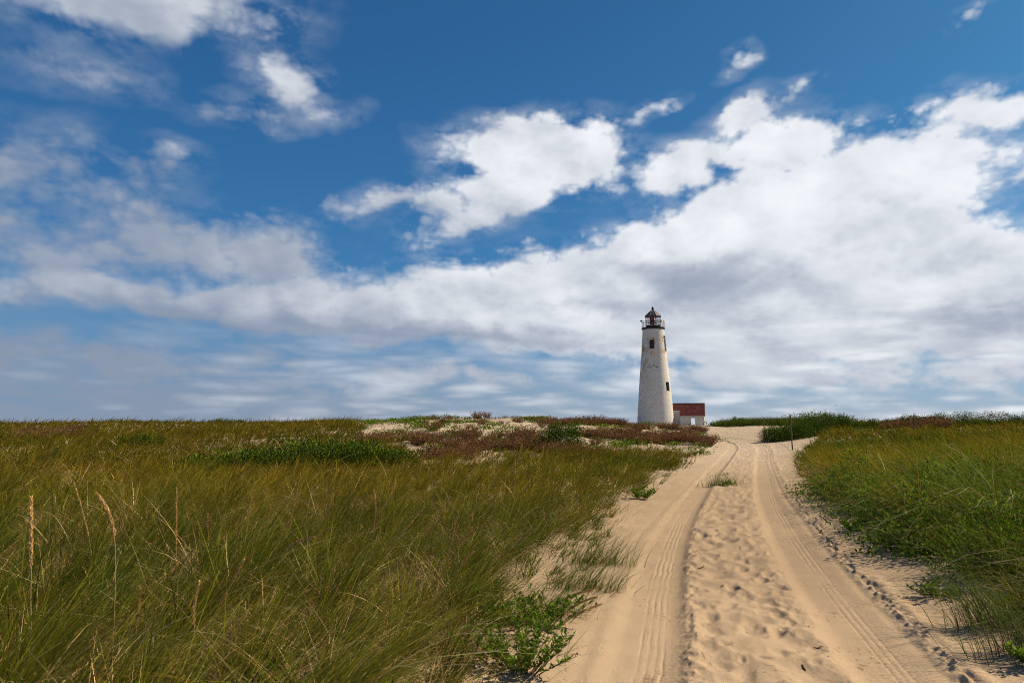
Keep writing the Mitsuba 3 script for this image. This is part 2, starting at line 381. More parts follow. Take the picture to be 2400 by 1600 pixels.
def land(x, y):
    x, y = np.asarray(x, float), np.asarray(y, float)
    r = np.hypot(x, y)
    b = _base(np.stack([np.clip(x, -129, 129), np.clip(y, -49, 179)], -1))
    b = np.where(r > 120, b + (-4.5 - b) * sst(120, 260, r), b)
    off = sst(.2, -1.5, on_sand(x, y))
    off = np.where(y > 57, 1, off)
    b = b + off * (.22 * n2(x, y, .45, 3) + .10 * n2(x, y, 1.6, 4)) * sst(1.5, 6, r)
    b = b + off * .9 * n2(x, y, .07, 17, 3) * sst(48, 75, y) * sst(-2, -14, x)
    dune = np.exp(-((x - 2) / 17) ** 4) * sst(26, 38, y) * sst(86, 74, y) * off
    b = b + dune * (.75 * n2(x, y, .35, 8, 3) + .35 * (np.abs(n2(x, y, .8, 9, 3)) - .12))
    return b


# ------------------------------------------------------------------ ground, road, sea
U_HALF = 2.35


def ground_mesh():
    a = np.concatenate([np.linspace(-58, 58, 560), np.linspace(60, 300, 70)])
    a = np.radians(a)
    r = np.concatenate([[.3, .7, 1.2, 1.8], np.geomspace(2.4, 130, 300), np.geomspace(136, 9000, 26)])
    A, R_ = np.meshgrid(a, r)
    x, y = R_ * np.sin(A), R_ * np.cos(A)
    z = land(x, y)
    u, s = road_uv(x, y)
    w = sst(U_HALF - .12, U_HALF - .5, np.abs(u)) * ((s > 2) & (s < ROAD_S[-1] - .6))
    z = z - .25 * w
    # small hummocks and wind marks on the bare sand
    z = z + np.where(R_ < 70, .05 * n2(x, y, 1.1, 15, 3) + .03 * n2(x, y, 4, 16, 3) * sst(40, 15, R_), 0) * sst(1.5, 2.6, np.abs(u))
    n_r, n_a = A.shape
    i, j = np.meshgrid(np.arange(n_r - 1), np.arange(n_a), indexing='ij')
    k = (j + 1) % n_a
    f = np.stack([i * n_a + j, i * n_a + k, (i + 1) * n_a + k, (i + 1) * n_a + j], -1).reshape(-1, 4)
    v = np.stack([x, y, z], -1).reshape(-1, 3)
    c = len(v)
    v = np.vstack([v, [[0, 0, float(land(np.array(0.), np.array(0.)))]]])
    f = np.vstack([f[:, [0, 2, 1]], f[:, [0, 3, 2]], [[c, (q + 1) % n_a, q] for q in range(n_a)]])
    f = f[:, ::-1]
    m = trimesh.Trimesh(v, f, process=False)
    if m.face_normals[:, 2].mean() < 0:
        m.invert()
    return m


def dents(u, s, rng, n, u0, u1, s0, s1, size, depth, rim):
    """Footprints and kicked hollows: sum of small pits with raised rims."""
    out = np.zeros_like(u)
    for k in range(n):
        cs = s0 + (s1 - s0) * rng.random() ** 1.6
        cu = rng.uniform(u0, u1)
        a, b, th = size * rng.uniform(.6, 1.5), size * rng.uniform(.45, .9), rng.uniform(0, 3.14)
        rows = slice(*np.searchsorted(s[:, 0], [cs - 3.2 * size * 1.5, cs + 3.2 * size * 1.5]))
        if rows.start >= rows.stop:
            continue
        du, ds = u[rows] - cu, s[rows] - cs
        p, q = (du * math.cos(th) + ds * math.sin(th)) / a, (-du * math.sin(th) + ds * math.cos(th)) / b
        g = p * p + q * q
        out[rows] += -depth * rng.uniform(.3, 1.2) * np.exp(-g) + rim * rng.uniform(.2, 1.2) * np.exp(-(np.sqrt(g) - 1.5) ** 2 * 5)
    return out


def steps(u, s, rng, n, s0):
    """Tracks of shoes along the middle: a long sole with a deeper heel and toe and pushed up sand behind."""
    out = np.zeros_like(u)
    for k in range(n):
        cs, cu, th = s0 + 20 * rng.random() ** 1.7, rng.uniform(-.55, .55), rng.normal() * .3
        rows = slice(*np.searchsorted(s[:, 0], [cs - .35, cs + .35]))
        if rows.start >= rows.stop:
            continue
        du, ds = u[rows] - cu, s[rows] - cs
        p, q = (du * math.cos(th) - ds * math.sin(th)) / .052, (du * math.sin(th) + ds * math.cos(th)) / .145
        sole = np.exp(-(p ** 2) ** 1.3 - (q ** 2) ** 2)
        out[rows] += rng.uniform(.25, .85) * (-.026 * sole * (1 + .3 * np.cos(q * 3.1)) + .012 * np.exp(-(p ** 2) * .7 - ((q + 1.25) / .3) ** 2) + .009 * np.exp(-((np.abs(p) - 1.5) / .5) ** 2 - q ** 2))
    return out


def road_mesh():
    i0 = np.searchsorted(RY, 2.2)
    s0 = _f[i0]
    # row spacing grows with distance as the view flattens
    ss, step = [s0], 0
    while ss[-1] < ROAD_S[-1] - .05:
        dist = ss[-1] - s0 + 2.4
        ss.append(ss[-1] + np.clip(dist * dist * .00062, .009, .5))
    s = np.array(ss)
    u = np.linspace(-U_HALF, U_HALF, 520)
    S, U = np.meshgrid(s, u, indexing='ij')
    cx, cy, nx, ny = (np.interp(S, _f, q) for q in (RX, RY, NX, NY))
    # the way narrows a little as it goes
    x, y = cx + nx * U, cy + ny * U
    z = land(x, y)
    rng = np.random.default_rng(21)
    dist = S - s0 + 2.4
    ease = sst(0, .35, U_HALF - np.abs(U))
    lat = .05 * n2(S, S * 0, .35, 31, 2) + .02 * n2(S, S * 0, 1.5, 32, 2) + .03 * n2(S, U * .5, 5, 35, 2)
    rut_l = -.86 + lat
    rut_r = .83 + .06 * n2(S, S * 0, .3, 33, 2)
    h = np.zeros_like(U)

    def rut(c, half, deep):
        t = np.abs(U - c) / half
        h_ = -deep * sst(1.3, .6, t)
        h_ += .36 * deep * np.exp(-((t - 1.3) / .25) ** 2) * (np.sign(c) * (U - c) < 0) * (.5 + meshkit.fbm(np.stack([S * 3, S * 0 + c, S * 0], -1), 3, seed=6))
        return h_, t

    a, tl = rut(rut_l, .26, .026)
    b, tr = rut(rut_r, .24, .026)
    h += a + b
    fine = sst(40, 6, dist)
    # tread: long ribs along the rut with a faint cross pattern
    for t, c, w, deep in ((tl, rut_l, .26, .0085), (tr, rut_r, .24, .0055)):
        v = (U - c) / w + .06 * n2(S, S * 0, 1.2, 34, 2)
        ribs = sum(np.exp(-((v - q) / .034) ** 2) for q in ((-.12, .12, .34, .55) if c is rut_l else (.12, .36, .6)))
        worn = .15 + .85 * sst(.32, .58, meshkit.fbm(np.stack([S * .9, U * 2.5, v * 0 + 3 * deep * 100], -1), 3, seed=5))
        h -= deep * ribs * worn * (.25 + .75 * fine)
        h += .0046 * np.sin(S * 2 * np.pi / .06 + np.abs(v) * 4) * sst(1, .8, t) * sst(12, 5, dist) * worn
    # a second, older wheel mark left of the left rut and one right of the right rut
    old = np.exp(-((U - rut_l + .42 + .1 * n2(S, S * 0, .2, 40, 2)) / .05) ** 2)
    h -= .006 * old * fine
    h -= .006 * np.exp(-((U - rut_r - .36) / .035) ** 2) + .004 * np.exp(-((U - rut_r - .47) / .03) ** 2)
    # the crown between the ruts: soft churned sand, pitted by feet
    mid = sst(.60, .40, np.abs(U + .02))
    churn = .11 * (.36 - np.abs(2 * n2(U * 1.15, S * .8, 2.3, 50, 2))) + .07 * n2(U * 1.1, S, 1.9, 53, 4) + .045 * n2(U, S * .8, 5.5, 51, 3) + .008 * n2(U, S, 18, 52, 2)
    h += mid * (.015 + .78 * churn)
    h += mid * (dents(U, S, rng, 200, -.62, .62, s0, s0 + 22, .14, .016, .005) + steps(U, S, rng, 210, s0) + dents(U, S, rng, 160, -.62, .62, s0, s0 + 9, .04, .013, .005))
    # crumbled sand thrown up along the rut shoulders
    for c, w, amp in ((rut_l + .36, .075, .024), (rut_r - .36, .10, .012)):
        h += amp * np.exp(-((U - c) / w) ** 2) * (meshkit.fbm(np.stack([U * 22, S * 18, U * 0], -1), 3, seed=60) - .36) * 1.6
    # the lumpy ridge right of the right rut
    rc = 1.30 + .10 * n2(S, S * 0, .25, 70, 2) + .06 * n2(S, S * 0, 1.1, 71, 2)
    rr = (U - rc) / .062
    lump = np.maximum(0, meshkit.noise(np.stack([U * 21, S * 17, U * 0], -1), seed=72) - .26) * 1.5
    h += np.exp(-rr * rr) * (.050 * lump - .010) * sst(30, 10, dist)
    h += .026 * np.exp(-((U - rc - .10) / .07) ** 2) * sst(.4, .6, meshkit.noise(np.stack([S * 2.2, S * 0, S * 0], -1), seed=73))
    h -= .014 * np.exp(-((U - rc + .17) / .09) ** 2)
    # soft verge relief
    verge = sst(1.15, 1.7, np.abs(U))
    h += verge * (.05 * n2(U, S, 1.6, 80, 3) + .022 * n2(U, S, 6, 81, 3))
    lft = sst(-1.2, -1.5, U)
    h += lft * (.012 * n2(U, S, 9, 82, 3))
    h += dents(U, S, rng, 60, 1.5, 2.3, s0, s0 + 14, .07, .016, .006) * ease
    h = h * (ease * .98 + .02) + .004
    z = z + h - .06 * sst(.16, 0, U_HALF - np.abs(U))
    nr, nc = S.shape
    i, j = np.meshgrid(np.arange(nr - 1), np.arange(nc - 1), indexing='ij')
    f = np.stack([i * nc + j, i * nc + j + 1, (i + 1) * nc + j + 1, (i + 1) * nc + j], -1).reshape(-1, 4)
    return trimesh.Trimesh(np.stack([x, y, z], -1).reshape(-1, 3), np.vstack([f[:, [0, 1, 2]], f[:, [0, 2, 3]]]), process=False)


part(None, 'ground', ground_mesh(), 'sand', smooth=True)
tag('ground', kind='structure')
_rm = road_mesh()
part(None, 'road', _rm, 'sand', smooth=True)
tag('road', kind='structure')
_a = np.linspace(0, 2 * np.pi, 121)[:-1]
_v = np.vstack([[[0, 0, -3]], np.stack([40000 * np.cos(_a), 40000 * np.sin(_a), _a * 0 - 3], 1)])
part(None, 'sea', trimesh.Trimesh(_v, [[0, 1 + k, 1 + (k + 1) % 120] for k in range(120)], process=False), 'sea_water')
tag('sea', kind='structure')

# ------------------------------------------------------------------ the lighthouse
LX, LY = 20.48, 98.0
FACE = math.atan2(-LY, -LX)              # from the tower towards the road's start


def ring(r, ang, z):
    return np.array([LX + r * math.cos(ang), LY + r * math.sin(ang), z])


TZ = np.array([.6, 2.0, 5.0, 8.0, 10.2, 12.4, 15.72])
TR = np.array([2.68, 2.60, 2.40, 2.16, 1.965, 1.755, 1.53])


def tower_mesh():
    na, nz = 210, 230
    zz = np.linspace(TZ[0], TZ[-1], nz)
    aa = np.arange(na) * 2 * np.pi / na
    Z, A = np.meshgrid(zz, aa, indexing='ij')
    R_ = np.interp(Z, TZ, TR)
    # rubble courses: jittered stones with sunk joints, proud by different amounts
    hgt = .46
    rng = np.random.default_rng(5)
    off = rng.random(80)
    cw = np.array([rng.uniform(20, 27) for _ in range(80)]).round()
    row0 = np.floor(Z / hgt).astype(int)
    best, second, who = np.full(Z.shape, 9.), np.full(Z.shape, 9.), np.zeros(Z.shape)
    for dr_ in (-1, 0, 1):
        row = np.clip(row0 + dr_, 0, 79)
        n = cw[row]
        c0 = np.floor(A / (2 * np.pi) * n + off[row])
        for dc in (-1, 0, 1):
            c = c0 + dc
            cc = np.mod(c, n)
            h = np.mod(np.sin(cc * 12.9898 + row * 78.233) * 43758.5453, 1)
            h2 = np.mod(np.sin(cc * 39.346 + row * 11.135) * 24634.634, 1)
            du = (c + .5 + (h - .5) * .6 - off[row] - A / (2 * np.pi) * n) * (2 * np.pi * R_ / n) / .47
            dv = ((row + .5 + (h2 - .5) * .5) * hgt - Z) / hgt
            d = np.sqrt(du * du + dv * dv)
            second = np.where(d < best, best, np.minimum(second, d))
            who = np.where(d < best, np.mod(h * 7.13 + h2 * 3.7, 1), who)
            best = np.minimum(best, d)
    joint = sst(.0, .42, second - best)
    bump = .045 * (joint - 1) + .05 * (who - .5) * joint + .03 * (meshkit.fbm(np.stack([np.cos(A) * R_ * 5, np.sin(A) * R_ * 5, Z * 5], -1), 3, seed=4) - .5)
    bump *= .11
    R_ = R_ + bump
    x, y = R_ * np.cos(A), R_ * np.sin(A)
    v = np.stack([LX + x, LY + y, Z], -1).reshape(-1, 3)
    i, j = np.meshgrid(np.arange(nz - 1), np.arange(na), indexing='ij')
    k = (j + 1) % na
    f = np.stack([i * na + j, i * na + k, (i + 1) * na + k, (i + 1) * na + j], -1).reshape(-1, 4)
    f = np.vstack([f[:, [0, 1, 2]], f[:, [0, 2, 3]]])
    n = len(v)
    v = np.vstack([v, [[LX, LY, TZ[0]], [LX, LY, TZ[-1]]]])
    j = np.arange(na)
    k = (j + 1) % na
    f = np.vstack([f, np.stack([j * 0 + n, k, j], 1), np.stack([j * 0 + n + 1, (nz - 1) * na + j, (nz - 1) * na + k], 1)])
    return trimesh.Trimesh(v, f, process=False)


def placed(m, ang, r, z):
    """A mesh made facing +x with its middle at the origin, set on the tower's face."""
    m = m.copy()
    M = trimesh.transformations.rotation_matrix(ang, [0, 0, 1])
    M[:3, 3] = ring(r, ang, z)
    m.apply_transform(M)
    return m


lh = thing('lighthouse', 'tall white stone lighthouse tower with black lantern room behind the dunes', 'lighthouse')
_tm = manifold(tower_mesh())
WINDOWS = [(FACE - math.radians(8.5), 13.39, .72, 1.28), (FACE + math.radians(56), 7.38, .80, 1.24), (FACE + math.radians(80), 13.6, .95, 2.3)]
for (a, z, w, h) in WINDOWS:
    r = np.interp(z, TZ, TR)
    _tm = _tm - manifold(placed(box(-.42, .6, -w / 2, w / 2, -h / 2, h / 2), a, r, z))
part(lh, 'tower', unmanifold(_tm), 'limewash', smooth=35)
for n_, (a, z, w, h) in enumerate(WINDOWS):
    r = np.interp(z, TZ, TR)
    b = .05
    slope = -.075
    grey = n_ == 2
    dx = -.02 if grey else -.17
    fr = join(box(-.05, .03, -w / 2 + .004, -w / 2 + b, -h / 2 + .004, h / 2 - .004), box(-.05, .03, w / 2 - b, w / 2 - .004, -h / 2 + .004, h / 2 - .004),
              box(-.05, .03, -w / 2 + b, w / 2 - b, h / 2 - b, h / 2 - .004), box(-.05, .03, -w / 2 + b, w / 2 - b, -h / 2 + .004, -h / 2 + b),
              box(-.04, .02, -.018, .018, -h / 2 + b, h / 2 - b), *[box(-.04, .018, -w / 2 + b, w / 2 - b, q * h - .014, q * h + .014) for q in (-.25, 0, .25)])
    tilt = trimesh.transformations.rotation_matrix(-.07 if grey else 0, [0, 1, 0])
    fr.apply_transform(tilt)
    wd = part(lh, 'window', placed(fr, a, r + dx, z), 'grey_metal' if grey else 'black_iron', label=('grey framed tall window on the sunny side' if grey else 'small dark window above the annex roof' if n_ else 'dark upper window with rust stains around it'))
    pn = box(-.06, -.045, -w / 2 + .01, w / 2 - .01, -h / 2 + .01, h / 2 - .01)
    pn.apply_transform(tilt)
    part(wd, 'pane', placed(pn, a, r + dx, z), 'dark_pane')
    part(wd, 'sill', placed(box(-.15, .07, -w / 2 - .06, w / 2 + .06, -h / 2 - .09, -h / 2 - .004), a, r, z), 'limewash')
# gallery deck on a corbelled cornice
g = lathe([(1.50, 15.60), (1.60, 15.66), (1.66, 15.74), (1.66, 15.90), (1.62, 15.93)], 64)
g.apply_translation([LX, LY, 0])
gal = part(lh, 'gallery', g, 'black_iron', smooth=30)
for k in range(14):
    a = FACE + 2 * np.pi * (k + .5) / 14
    part(gal, 'post', tube([ring(1.57, a, 15.92), ring(1.57, a, 16.86)], .028, 6), 'black_iron')
for z, r in ((16.22, .022), (16.54, .022), (16.85, .032)):
    q = [ring(1.57, t, z) for t in np.linspace(0, 2 * np.pi, 57)]
    part(gal, 'rail', tube(q, r, 5, cap=False), 'black_iron')
# solar panel, lamp box and bracket on the railing
a = FACE + math.radians(66)
part(lh, 'panel', placed(box(-.02, .02, -.34, .34, -.27, .27), a, 1.64, 16.22), 'grey_metal', label='grey flat panel fixed to the gallery railing')
a = FACE + math.radians(58)
part(lh, 'lamp_box', placed(join(box(-.12, .12, -.14, .14, -.17, .15), box(-.14, .14, -.16, .16, .15, .19)), a, 1.46, 16.75), 'pale_plastic', label='small pale box beside the lantern')
a = FACE - math.radians(78)
part(lh, 'bracket', join(tube([ring(1.55, a, 16.85), ring(1.78, a, 16.92), ring(1.95, a, 16.93)], .04, 6), tube([ring(1.6, a, 16.6), ring(1.8, a, 16.9)], .025, 5), placed(box(-.14, .12, -.07, .07, -.05, .06), a, 1.70, 16.98)), 'black_iron')
# lantern: an octagon of panes between black bars
lan = part(lh, 'lantern', (lambda m: (m.apply_translation([LX, LY, 0]), m)[1])(lathe([(1.10, 15.93), (1.13, 16.22), (1.06, 16.24)], 8)), 'black_iron')
VA = [FACE + math.radians(22.5 + 45 * k) for k in range(8)]
for k in range(8):
    p0, p1 = ring(1.08, VA[k], 0), ring(1.08, VA[(k + 1) % 8], 0)
    part(lan, 'bar', tube([p0 + [0, 0, 16.22], p0 + [0, 0, 17.56]], .075, 6), 'black_iron')
    mid, d = (p0 + p1) / 2, (p1 - p0) / np.linalg.norm(p1 - p0)
    out = np.array([mid[0] - LX, mid[1] - LY, 0])
    out /= np.linalg.norm(out)
    M = np.eye(4)
    M[:3, 0], M[:3, 1], M[:3, 2], M[:3, 3] = out, d, [0, 0, 1], mid
    L = np.linalg.norm(p1 - p0) / 2

    def put(m):
        m.apply_transform(M)
        return m
    gz = trimesh.Trimesh([[0, -L + .03, 16.24], [0, L - .03, 16.24], [0, L - .03, 17.54], [0, -L + .03, 17.54]], [[0, 1, 2], [0, 2, 3]], process=False)
    if k == 7:
        # the pane towards the track has a red screen behind its left part and a black stile
        part(lan, 'pane', put(box(-.03, -.015, -L + .05, L - .36, 16.26, 17.45)), 'red_panel', label='red screen in the lantern')
        part(lan, 'stile', put(box(-.05, .02, L - .36, L - .22, 16.24, 17.54)), 'black_iron')
        part(lan, 'stile', put(box(-.05, .02, -L + .03, L - .36, 17.45, 17.54)), 'black_iron')
        gz = trimesh.Trimesh([[0, L - .22, 16.24], [0, L - .03, 16.24], [0, L - .03, 17.54], [0, L - .22, 17.54]], [[0, 1, 2], [0, 2, 3]], process=False)
    else:
        part(lan, 'glazing_bar', put(box(-.03, .025, -.045, .045, 16.24, 17.54)), 'black_iron')
    part(lan, 'glazing_bar', put(box(-.026, .022, -L + .03, L - .03, 16.79, 16.87)), 'black_iron')
    part(lan, 'pane', put(gz), 'lantern_glass')
m = lathe([(1.02, 17.50), (1.24, 17.54), (1.24, 17.60), (.95, 17.86), (.60, 18.18), (.30, 18.42), (.14, 18.52), (.12, 18.62)], 8)
m.apply_translation([0, 0, 0])
m.apply_transform(trimesh.transformations.rotation_matrix(VA[0], [0, 0, 1]))
m.apply_translation([LX, LY, 0])
rf = part(lh, 'roof', m, 'roof_metal')
for a in VA:
    pr = [(1.25, 17.60), (.95, 17.87), (.60, 18.19), (.30, 18.43), (.14, 18.53)]
    part(rf, 'rib', tube([ring(r, a, z) for r, z in pr], .028, 5), 'roof_metal')
m = lathe([(.10, 18.58), (.17, 18.66), (.20, 18.76), (.18, 18.86), (.10, 18.94), (.05, 18.97), (.045, 19.06), (.01, 19.08)], 16)
m.apply_translation([LX, LY, 0])
part(rf, 'ventilator', m, 'black_iron', smooth=40)
# the lens inside: a drum on a thin column
m = lathe([(.10, 15.95), (.10, 16.45), (.26, 16.5), (.30, 16.72), (.26, 16.95), (.06, 17.0)], 20)
m.apply_translation([LX, LY, 0])
part(lh, 'lamp', m, 'grey_metal', smooth=40)

# ------------------------------------------------------------------ the annex at the tower's foot
AX, AY, AR = 25.55, 97.9, math.radians(-16.6)
HM = trimesh.transformations.rotation_matrix(AR, [0, 0, 1])
HM[:3, 3] = [AX, AY, 0]


def house(m):
    m = m.copy()
    m.apply_transform(HM)
    return m


ax = thing('annex_building', 'small white plastered annex with red shingle roof beside the lighthouse foot', 'building')
ZE, ZR = 3.42, 5.02
w = manifold(box(-1.45, 1.82, -1.62, 1.62, .6, ZE)) - manifold(box(-1.2, 1.57, -1.37, 1.37, 1.0, ZE + 1))
gab = trimesh.creation.extrude_polygon(__import__('shapely').Polygon([(-1.62, ZE), (1.62, ZE), (0, ZR - .1)]), .25)
gab.apply_transform(np.array([[0, 0, 1, 0], [1, 0, 0, 0], [0, 1, 0, 0], [0, 0, 0, 1.0]]))
g1, g2 = gab.copy(), gab.copy()
g1.apply_translation([-1.45, 0, 0])
g2.apply_translation([1.57, 0, 0])
w = w + manifold(g1) + manifold(g2)
w = w - manifold(box(-.06, .55, -2, -1, 1.0, 2.92)) - manifold(box(-.10, .85, 1, 2, 1.75, 2.96))
part(ax, 'wall', house(unmanifold(w)), 'plaster')
w = manifold(box(-3.2, -1.448, -.86, .86, .6, 4.05)) - manifold(box(-3.0, -1.5, -.66, .66, .9, 3.95))
part(ax, 'passage', house(unmanifold(w)), 'plaster', label='narrow set back passage wall against the tower')
dw = part(ax, 'doorway', house(join(box(-.12, -.06, -1.66, -1.3, 1.2, 2.97), box(.55, .60, -1.66, -1.3, 1.2, 2.97), box(-.12, .60, -1.66, -1.3, 2.92, 3.0))), 'white_paint', label='open doorway with sky showing through')
part(dw, 'lintel', house(box(-.20, .66, -1.675, -1.62, 3.003, 3.07)), 'plaster')


def roof_slab(u0, u1, v1, side):
    """A sloping slab of courses from the ridge to depth v1 on one side, each course lapping the next."""
    sl = (ZR - ZE) / 1.62
    rows, ms = int(round(v1 / .17)), []
    for r in range(rows):
        a, b = v1 * r / rows, v1 * (r + 1) / rows
        pts = []
        za, zb = ZR - a * sl, ZR - b * sl
        for u in (u0, u1):
            for (vv, zz) in ((a, za + .02), (b, zb + .035), (b, zb - .035), (a, za - .035)):
                pts.append((u, side * vv, zz))
        ms.append(trimesh.Trimesh(pts, trimesh.convex.convex_hull(pts).faces, process=False) if False else trimesh.convex.convex_hull(pts))
    return join(*ms)


def roof_uv(m):
    q = np.asarray(m.vertices)
    loc = (q - HM[:3, 3]) @ HM[:3, :3]
    return np.stack([loc[:, 0] / .26, loc[:, 2] / .155], 1)


_r = join(roof_slab(-1.52, 1.92, 1.80, -1), roof_slab(-1.52, 1.92, 1.80, 1), roof_slab(-2.6, -1.522, 1.02, -1), roof_slab(-2.6, -1.522, 1.02, 1))
_r = house(_r)
_r = trimesh.Trimesh(_r.vertices[_r.faces.ravel()], np.arange(len(_r.faces) * 3).reshape(-1, 3), process=False)
rk = part(ax, 'roof', _r, 'shingle', uv=roof_uv(_r))
part(rk, 'ridge_cap', house(box(-2.6, 1.93, -.05, .05, ZR + .0, ZR + .055)), 'shingle', uv=np.zeros((8, 2)))
part(rk, 'verge_board', house(join(*[trimesh.convex.convex_hull([(u, s * v, ZR - v * .9877 + dz) for u in (1.922, 1.955) for v, dz in ((0, .02), (1.8, .02), (1.8, -.16), (0, -.16))]) for s in (-1, 1)])), 'white_paint')
part(rk, 'eaves_board', house(join(box(-1.5, 1.9, -1.80, -1.77, ZE - .30, ZE - .22), box(-2.6, -1.53, -1.03, -1.0, 3.93, 4.0))), 'white_paint')

# ------------------------------------------------------------------ plants: makers
def blades(root, h, az, lean, bend, droop, width, c0, c1, segs=4, twist=None, tipc=None, rng=RNG):
    """Grass blades as tapering ribbons. root (n,3); az: the way each leans; lean / bend / droop: how far out and down; c0 -> c1 from foot to tip."""
    n = len(h)
    t = np.linspace(0, 1, segs + 1)[None, :]
    h, az, lean, bend, droop, width = (np.asarray(q, float).reshape(-1, 1) for q in (h, az, lean, bend, droop, width))
    out = h * (lean * t + bend * t * t)
    up = h * (t - droop * t ** 3) * np.sqrt(np.clip(1 - .55 * (lean + bend * .6) ** 2, .12, 1))
    x = root[:, :1] + np.cos(az) * out
    y = root[:, 1:2] + np.sin(az) * out
    z = root[:, 2:3] + up
    tw = (rng.uniform(0, 2 * np.pi, (n, 1)) if twist is None else twist) + t * rng.uniform(-1.5, 1.5, (n, 1))
    w = width * (1 - t ** 1.8) * .5 + 1e-5
    sx, sy = np.cos(tw) * w, np.sin(tw) * w
    L, R_ = np.stack([x - sx, y - sy, z], -1), np.stack([x + sx, y + sy, z], -1)
    v = np.concatenate([np.stack([L[:, :-1], R_[:, :-1]], 2).reshape(n, -1, 3), ((L + R_) / 2)[:, -1:]], 1)
    f = []
    for k in range(segs - 1):
        a = 2 * k
        f += [[a, a + 1, a + 3], [a, a + 3, a + 2]]
    f += [[2 * segs - 2, 2 * segs - 1, 2 * segs]]
    m = 2 * segs + 1
    F = (np.array(f)[None] + (np.arange(n) * m)[:, None, None]).reshape(-1, 3)
    tc = np.concatenate([np.repeat(t[0, :-1], 2), t[0, -1:]])[None, :, None]
    C = c0[:, None] * (1 - tc) + c1[:, None] * tc
    if tipc is not None:
        k = np.clip((tc - .72) / .28, 0, 1)
        C = C * (1 - k) + tipc[:, None] * k
    return v.reshape(-1, 3), F, np.clip(C, .004, .95).reshape(-1, 3)


def gather(parts):
    V, F, C, n = [], [], [], 0
    for v, f, c in parts:
        V.append(v)
        F.append(f + n)
        C.append(c)
        n += len(v)
    return np.vstack(V), np.vstack(F), np.vstack(C)


def leaf_cloud(pos, nrm, size, col, rng, ratio=.42, fold=.25):
    """Leaves as folded diamonds: pos (n,3), the way each leaf points nrm (n,3)."""
    n = len(pos)
    d = nrm / (np.linalg.norm(nrm, axis=1, keepdims=True) + 1e-9)
    r = rng.normal(size=(n, 3))
    s = np.cross(d, r)
    s /= np.linalg.norm(s, axis=1, keepdims=True) + 1e-9
    u = np.cross(s, d)
    L = np.asarray(size).reshape(-1, 1)
    base, tip = pos, pos + d * L
    mid = pos + d * L * .52 - u * L * .10
    a, b = mid + s * L * ratio * .5 + u * L * fold * .4, mid - s * L * ratio * .5 + u * L * fold * .4
    v = np.stack([base, a, tip, b, mid], 1)
    f = np.array([[0, 1, 4], [1, 2, 4], [2, 3, 4], [3, 0, 4]])
    F = (f[None] + (np.arange(n) * 5)[:, None, None]).reshape(-1, 3)
    return v.reshape(-1, 3), F, np.repeat(col, 5, 0)


def tinted(base, n, rng, spread=.25, hue=.12):
    base = np.asarray(base, float)
    k = rng.lognormal(0, spread, (n, 1))
    return np.clip(base[None] * k * (1 + hue * rng.normal(size=(n, 3))), .004, .9)


def vmesh(parent, name, vfc, bsdf, smooth=True):
    v, f, c = vfc
    return part(parent, name, trimesh.Trimesh(v, f, process=False), bsdf, smooth=smooth, color=c)


def stems_mesh(roots, tips, r0, r1, sides=4):
    out = []
    for a, b in zip(roots, tips):
        m = (a + b) / 2 + np.array([0, 0, .12 * np.linalg.norm(b - a)])
        out.append(tube([a, m, b], [r0, (r0 + r1) / 2, r1], sides, cap=False))
    return join(*out)


GREEN_LEAF, DARK_LEAF, LIME_LEAF = (.075, .135, .016), (.030, .056, .009), (.135, .215, .022)


def shrub_parts(rng, rx, ry, rz, n_leaf, leaf, col, clumps=26, young=.18, ragged=.25):
    """(leaves, stems) of one leafy bush with its foot at the origin: leaf sprays set over and inside a lumpy dome."""
    th, ph = rng.uniform(0, 2 * np.pi, clumps), np.arccos(rng.uniform(.02, 1, clumps))
    rad = rng.uniform(.62, 1.0, clumps) + ragged * rng.normal(size=clumps) * .5
    cc = np.stack([np.cos(th) * np.sin(ph) * rx * rad, np.sin(th) * np.sin(ph) * ry * rad, np.abs(np.cos(ph)) * rz * rad], 1)
    which = rng.integers(0, clumps, n_leaf)
    crad = (.30 + .16 * rng.random(clumps)) * min(rx, ry, rz * 1.3)
    q = rng.normal(size=(n_leaf, 3))
    q /= np.linalg.norm(q, axis=1, keepdims=True)
    p = cc[which] + q * crad[which, None] * (rng.random((n_leaf, 1)) ** .45)
    p[:, 2] = np.abs(p[:, 2]) * .96 + .02
    nrm = q * .9 + np.array([0, 0, .55]) + .4 * rng.normal(size=(n_leaf, 3))
    c = tinted(col, n_leaf, rng, .28, .10)
    top = rng.random(n_leaf) < young * (.3 + 1.2 * np.clip(p[:, 2] / rz, 0, 1))
    c[top] = tinted(LIME_LEAF, top.sum(), rng, .2, .08)
    lf = leaf_cloud(p, nrm, leaf * rng.uniform(.6, 1.3, n_leaf), c, rng)
    k = min(clumps, 18)
    st = stems_mesh([np.array([rng.normal() * rx * .12, rng.normal() * ry * .12, -.06]) for _ in range(k)], cc[:k], .012 + .006 * rz, .004)
    return lf, st


def stem_col(m, base=(.10, .065, .04)):
    return np.tile(np.array(base), (len(m.vertices), 1)) * (1 + .2 * np.sin(np.arange(len(m.vertices)) * 1.7))[:, None]


ORD = 'first second third fourth fifth sixth seventh eighth ninth tenth eleventh twelfth thirteenth fourteenth fifteenth sixteenth seventeenth eighteenth nineteenth twentieth'.split()


def at(x, y, dz=0.0):
    return np.array([x, y, float(land(np.array([x]), np.array([y]))[0]) + dz])


def ply_at(d, loc, rz=0.0, sc=(1, 1, 1)):
    return {**d, 'to_world': T().translate(list(map(float, loc))).rotate([0, 0, 1], math.degrees(rz)).scale(list(map(float, sc)))}


